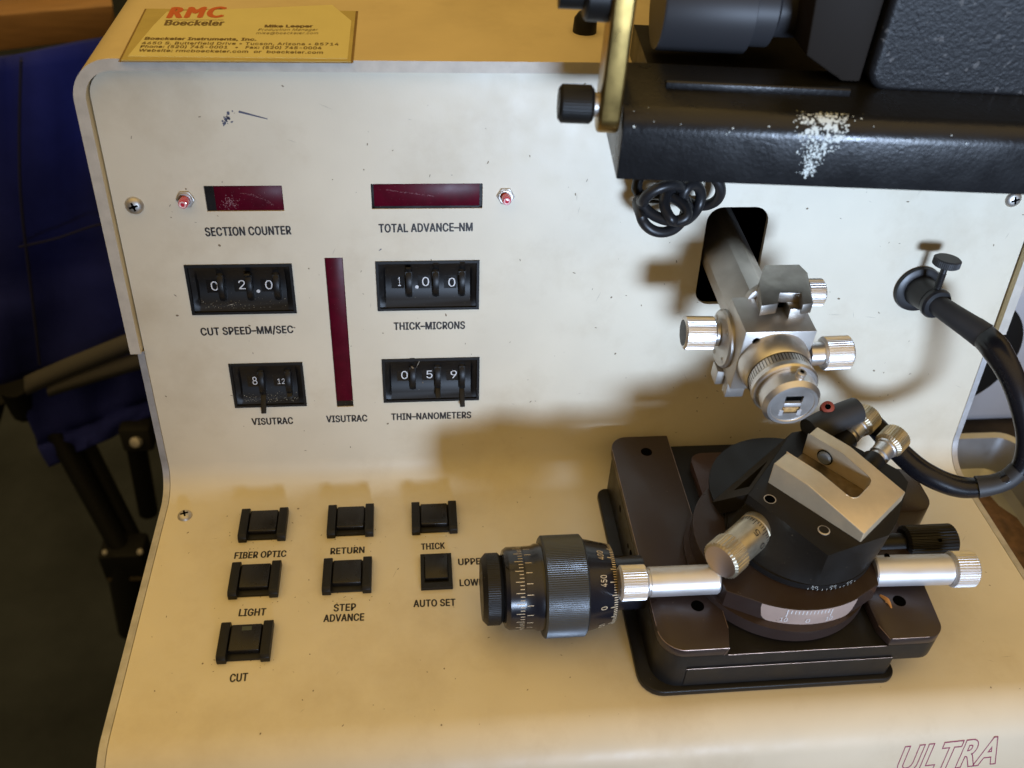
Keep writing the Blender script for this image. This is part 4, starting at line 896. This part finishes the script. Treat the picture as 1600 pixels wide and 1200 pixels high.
# ================================================================== RIGHT: table with a grey machine and a tray
tb = thing('table', 'stained dark brown table the instrument stands on', 'table', (80, 20, -75))
mb = MB(); mb.box((6, -14, -12.5), (190, 90, -9.02), bevel=.3); mb.build('table_top', tablem, tb)
for (x, y) in ((12, -8), (184, -8), (12, 84), (184, 84)): mb = MB(); mb.box((x - 3, y - 3, -75), (x + 3, y + 3, -12.5)); mb.build('leg', tablem, tb)
tray = thing('metal_tray', 'small shiny metal tray stained with red-brown residue beside the cabinet', 'tray', (50, 2, -9))
tr_ = S(1588, 674, -5); t0 = Vector((tr_.x - 4.9, tr_.y - 7.5, 0)); CR = 1.3; mb = MB()
def trayring(w_, d_, r_, z): return [Vector((t0.x + p[0], t0.y + p[1], z)) for p in rrect(-w_, -d_, w_, d_, r_, 6)]
rings = [trayring(3.9, 6.5, 1.1, -9.0), trayring(4.5, 7.1, 1.3, -5.15), trayring(4.9, 7.5, 1.6, -5.1), trayring(4.88, 7.48, 1.6, -5.0), trayring(4.45, 7.05, 1.3, -5.1), trayring(4.0, 6.6, 1.2, -7.6), trayring(3.5, 6.1, 1.0, -8.0)]
for A, B in zip(rings, rings[1:]):
    for i in range(len(A)): q = (i + 1) % len(A); mb.quad([A[i], A[q], B[q], B[i]])
mb.quad(rings[-1]); mb.quad(rings[0])
bmesh.ops.remove_doubles(mb.bm, verts=mb.bm.verts[:], dist=.001); mb.build('tray_body', traym, tray)
mb = MB(); rr = random.Random(6); g = []
for k in range(7):
    r_ = k / 6; g.append([Vector((t0.x - .05 + 3.5 * math.cos(2 * PI * i / 40) * r_ * (1 + .10 * math.sin(3 * i) + .07 * math.sin(7 * i)), t0.y - .2 + 5.9 * math.sin(2 * PI * i / 40) * r_ * (1 + .10 * math.cos(5 * i)), -7.95 + (.02 if k == 6 else .25 * rr.random()))) for i in range(40)]); g[-1].append(g[-1][0].copy())
mb.sheet(g); mb.build('residue', residue, tray)
gm = thing('grey_machine', 'light grey plastic machine with a big black wheel standing behind the metal tray', 'machine', (58, 13, -9))
YM = 12.0
m0, m1 = Y(1470, 676, YM), Y(1700, 440, YM); mb = MB(); mb.box((m0.x, YM, -9), (m1.x + 14, YM + 20, m1.z), bevel=1.2, seg=4); mb.build('housing', greyp, gm)
wc = Y(1478, 548, YM - 1.5); wr_ = (Y(1582, 548, YM - 1.5) - wc).length; mb = MB(); mb.lathe([(wr_ - .6, -1.0), (wr_, -.8), (wr_, .6), (wr_ - .5, .8), (0, .9)], axis(wc, (0, -1, 0)), 72); mb.build('wheel', blackp, gm)
# ================================================================== LEFT: folded camping chair, bench
YC = 45.0
ch = thing('folding_chair', 'blue fabric folding chair with black legs standing on the dark floor left of the cabinet', 'chair', (-25, YC, -75))
def lerp(a, b_, t): return a + (b_ - a) * t
def fab(rows_px, y0, amp, seed, dep=.5):
    rr = random.Random(seed); mb = MB(); n = 22; g = []; ph = [rr.uniform(0, 6) for _ in range(4)]
    m_ = 24
    for j in range(m_ + 1):
        t = j / m_ * (len(rows_px) - 1); k = min(int(t), len(rows_px) - 2); f = t - k
        l_ = [lerp(rows_px[k][0][i], rows_px[k + 1][0][i], f) for i in (0, 1)]; r_ = [lerp(rows_px[k][1][i], rows_px[k + 1][1][i], f) for i in (0, 1)]
        row = []
        for i in range(n + 1):
            s_ = i / n; px, py = lerp(l_[0], r_[0], s_), lerp(l_[1], r_[1], s_); yy = y0 + amp * (math.sin(s_ * 8 + ph[0] + j * .09) + .6 * math.sin(s_ * 19 + ph[1] + j * .22) + .35 * math.sin(s_ * 33 + ph[2] - j * .35)) - 1.5 * math.exp(-((s_ - .3) / .05) ** 2) + 1.3 * math.exp(-((j / m_ - .62 + .12 * s_) / .03) ** 2)
            row.append(Y(px, py, yy))
        g.append(row)
    mb.sheet(g); return mb
fab([((-160, 120), (290, 35)), ((-160, 300), (300, 250)), ((-150, 520), (310, 455)), ((-140, 640), (320, 505))], YC, 1.0, 4).build('back_fabric', fabric, ch, solid=.5, smooth=1.5)
fab([((38, 600), (330, 500)), ((42, 650), (330, 560)), ((62, 700), (300, 620)), ((78, 728), (260, 640))], YC + 3, .8, 6).build('seat_fabric', fabric, ch, solid=.5, smooth=1.5)
mb = MB(); mb.tube([Y(33, 95, YC - 2.2), Y(30, 220, YC - 2.4), Y(34, 330, YC - 2.4), Y(52, 480, YC - 2.3), Y(62, 570, YC - 2.2)], .13, 8); mb.tube([Y(30, 386, YC - 2.4), Y(90, 372, YC - 2.2), Y(150, 352, YC - 2.0), Y(220, 340, YC - 1.6)], .12, 8); mb.build('seam', mat('seam_thread', (.010, .012, .05), .9), ch)
for pts_, w_ in ((((40, 602), (110, 572), (215, 530), (300, 508)), 1.25), (((75, 606), (150, 583), (222, 562), (300, 545)), 1.1)):
    mb = MB(); c_ = [Y(x, y, YC - 1.6 if w_ > 1.2 else YC - 1.0) for x, y in pts_]; g = []
    q = []
    for i in range(len(c_) - 1): q += [lerp(c_[i], c_[i + 1], k / 6) for k in range(6)]
    q.append(c_[-1]); mb.sheet([[p + Vector((.25, 0, w_)) for p in q], [p + Vector((0, -.35, 0)) for p in q], [p + Vector((-.25, 0, -w_)) for p in q]]); mb.build('trim', trimm, ch, solid=.35, smooth=1.5)
def leg(a, b_, y0, y1, r_): mb = MB(); mb.tube([Y(*a, y0), Y(*b_, y1)], r_, 12, sub=1); mb.build('leg', legm, ch)
leg((80, 660), (190, 860), YC + 5, YC - 2, 1.25); leg((132, 690), (212, 850), YC + 6, YC, 1.1); leg((212, 690), (232, 800), YC + 3, YC + 4, 1.2); leg((-10, 620), (-60, 800), YC + 5, YC + 5, 1.4); leg((130, 600), (215, 690), YC + 7, YC + 3, 1.0); leg((20, 600), (40, 640), YC + 1, YC + 5, 1.6)
mb = MB(); c_ = Y(192, 870, YC - 2); mb.box((c_.x - 2.2, c_.y - 2, c_.z - 2.6), (c_.x + 3.2, c_.y + 2, c_.z + 2.4), bevel=.5); hb_ = mb.build('hub', legm, ch)
mb = MB(); mb.box((c_.x - 1.8, c_.y - 2.1, c_.z - 2.2), (c_.x + 2.4, c_.y - 2.0, c_.z - 1.6)); mb.build('hub_band', mat('dull_band', (.06, .05, .035), .5), hb_)
mb = MB(); mb.tube([c_, Y(205, 985, YC - 4)], [2.2, 1.6], 12, sub=1); mb.build('foot', legm, ch)
def rivet(px, py, y_, r_): mb = MB(); c_ = Y(px, py, y_); mb.lathe([(r_, 0), (r_ * .8, r_ * .6), (0, r_ * .8)], axis(c_, (-.2, -1, .5)), 16); mb.build('rivet', silver, ch)
mb = MB(); c_ = Y(212, 690, YC + .5); mb.box((c_.x - 1.8, c_.y, c_.z - 1.8), (c_.x + 1.8, c_.y + 2.5, c_.z + 1.8), bevel=.5); mb.build('bracket', mat('dark_bracket', (.02, .021, .022), .6, spec=.2), ch)
rivet(213, 690, YC + .4, .75); rivet(164, 863, YC - 3.8, .35); rivet(219, 862, YC - 4.2, .4)
bn = thing('wooden_bench', 'warm brown wooden bench rail behind the blue folding chair', 'bench', (-30, 75, -75))
q0, q1, q2, q3 = Y(-60, 28, 75), Y(178, 8, 75), Y(172, 60, 75), Y(-60, 88, 75)
mb = MB(); fr_ = [q0, q1, q2, q3]; mb.prism([(p.x, p.y, p.z) for p in fr_], 0, 0, ID, .3, vec=(0, 6, 0)); mb.build('rail', wood, bn)
q = Y(172, 30, 75)
mb = MB(); mb.box((q.x - 4, 76, -75), (q.x - .5, 80, q.z)); mb.box((q.x - 42, 76, -75), (q.x - 38, 80, q.z)); mb.build('legs', wood, bn).name = 'leg_frame'
mb = MB(); s0, s1 = Y(172, -10, 72), Y(186, 60, 72); s2, s3 = Y(192, 55, 72), Y(196, -10, 72); mb.prism([tuple(p) for p in (s0, s1, s2 + Vector((1, 0, 0)), s3)], 0, 0, ID, 0, vec=(0, .4, 0)); tag(mb.build('strap', mat('grey_blue_webbing', (.05, .06, .065), .8, bump=.5, bscale=60), None, loc=s0), 'grey webbing strap hanging at the end of the wooden bench', 'strap')
mb = MB(); p = Y(2, 14, 85); mb.box((p.x - 8, 84, p.z), (p.x + 1.2, 90, p.z + 20), bevel=.2); tag(mb.build('white_box', mat('white_card', (.6, .58, .55), .7), None, loc=p), 'white box standing behind the wooden bench in the corner', 'box')
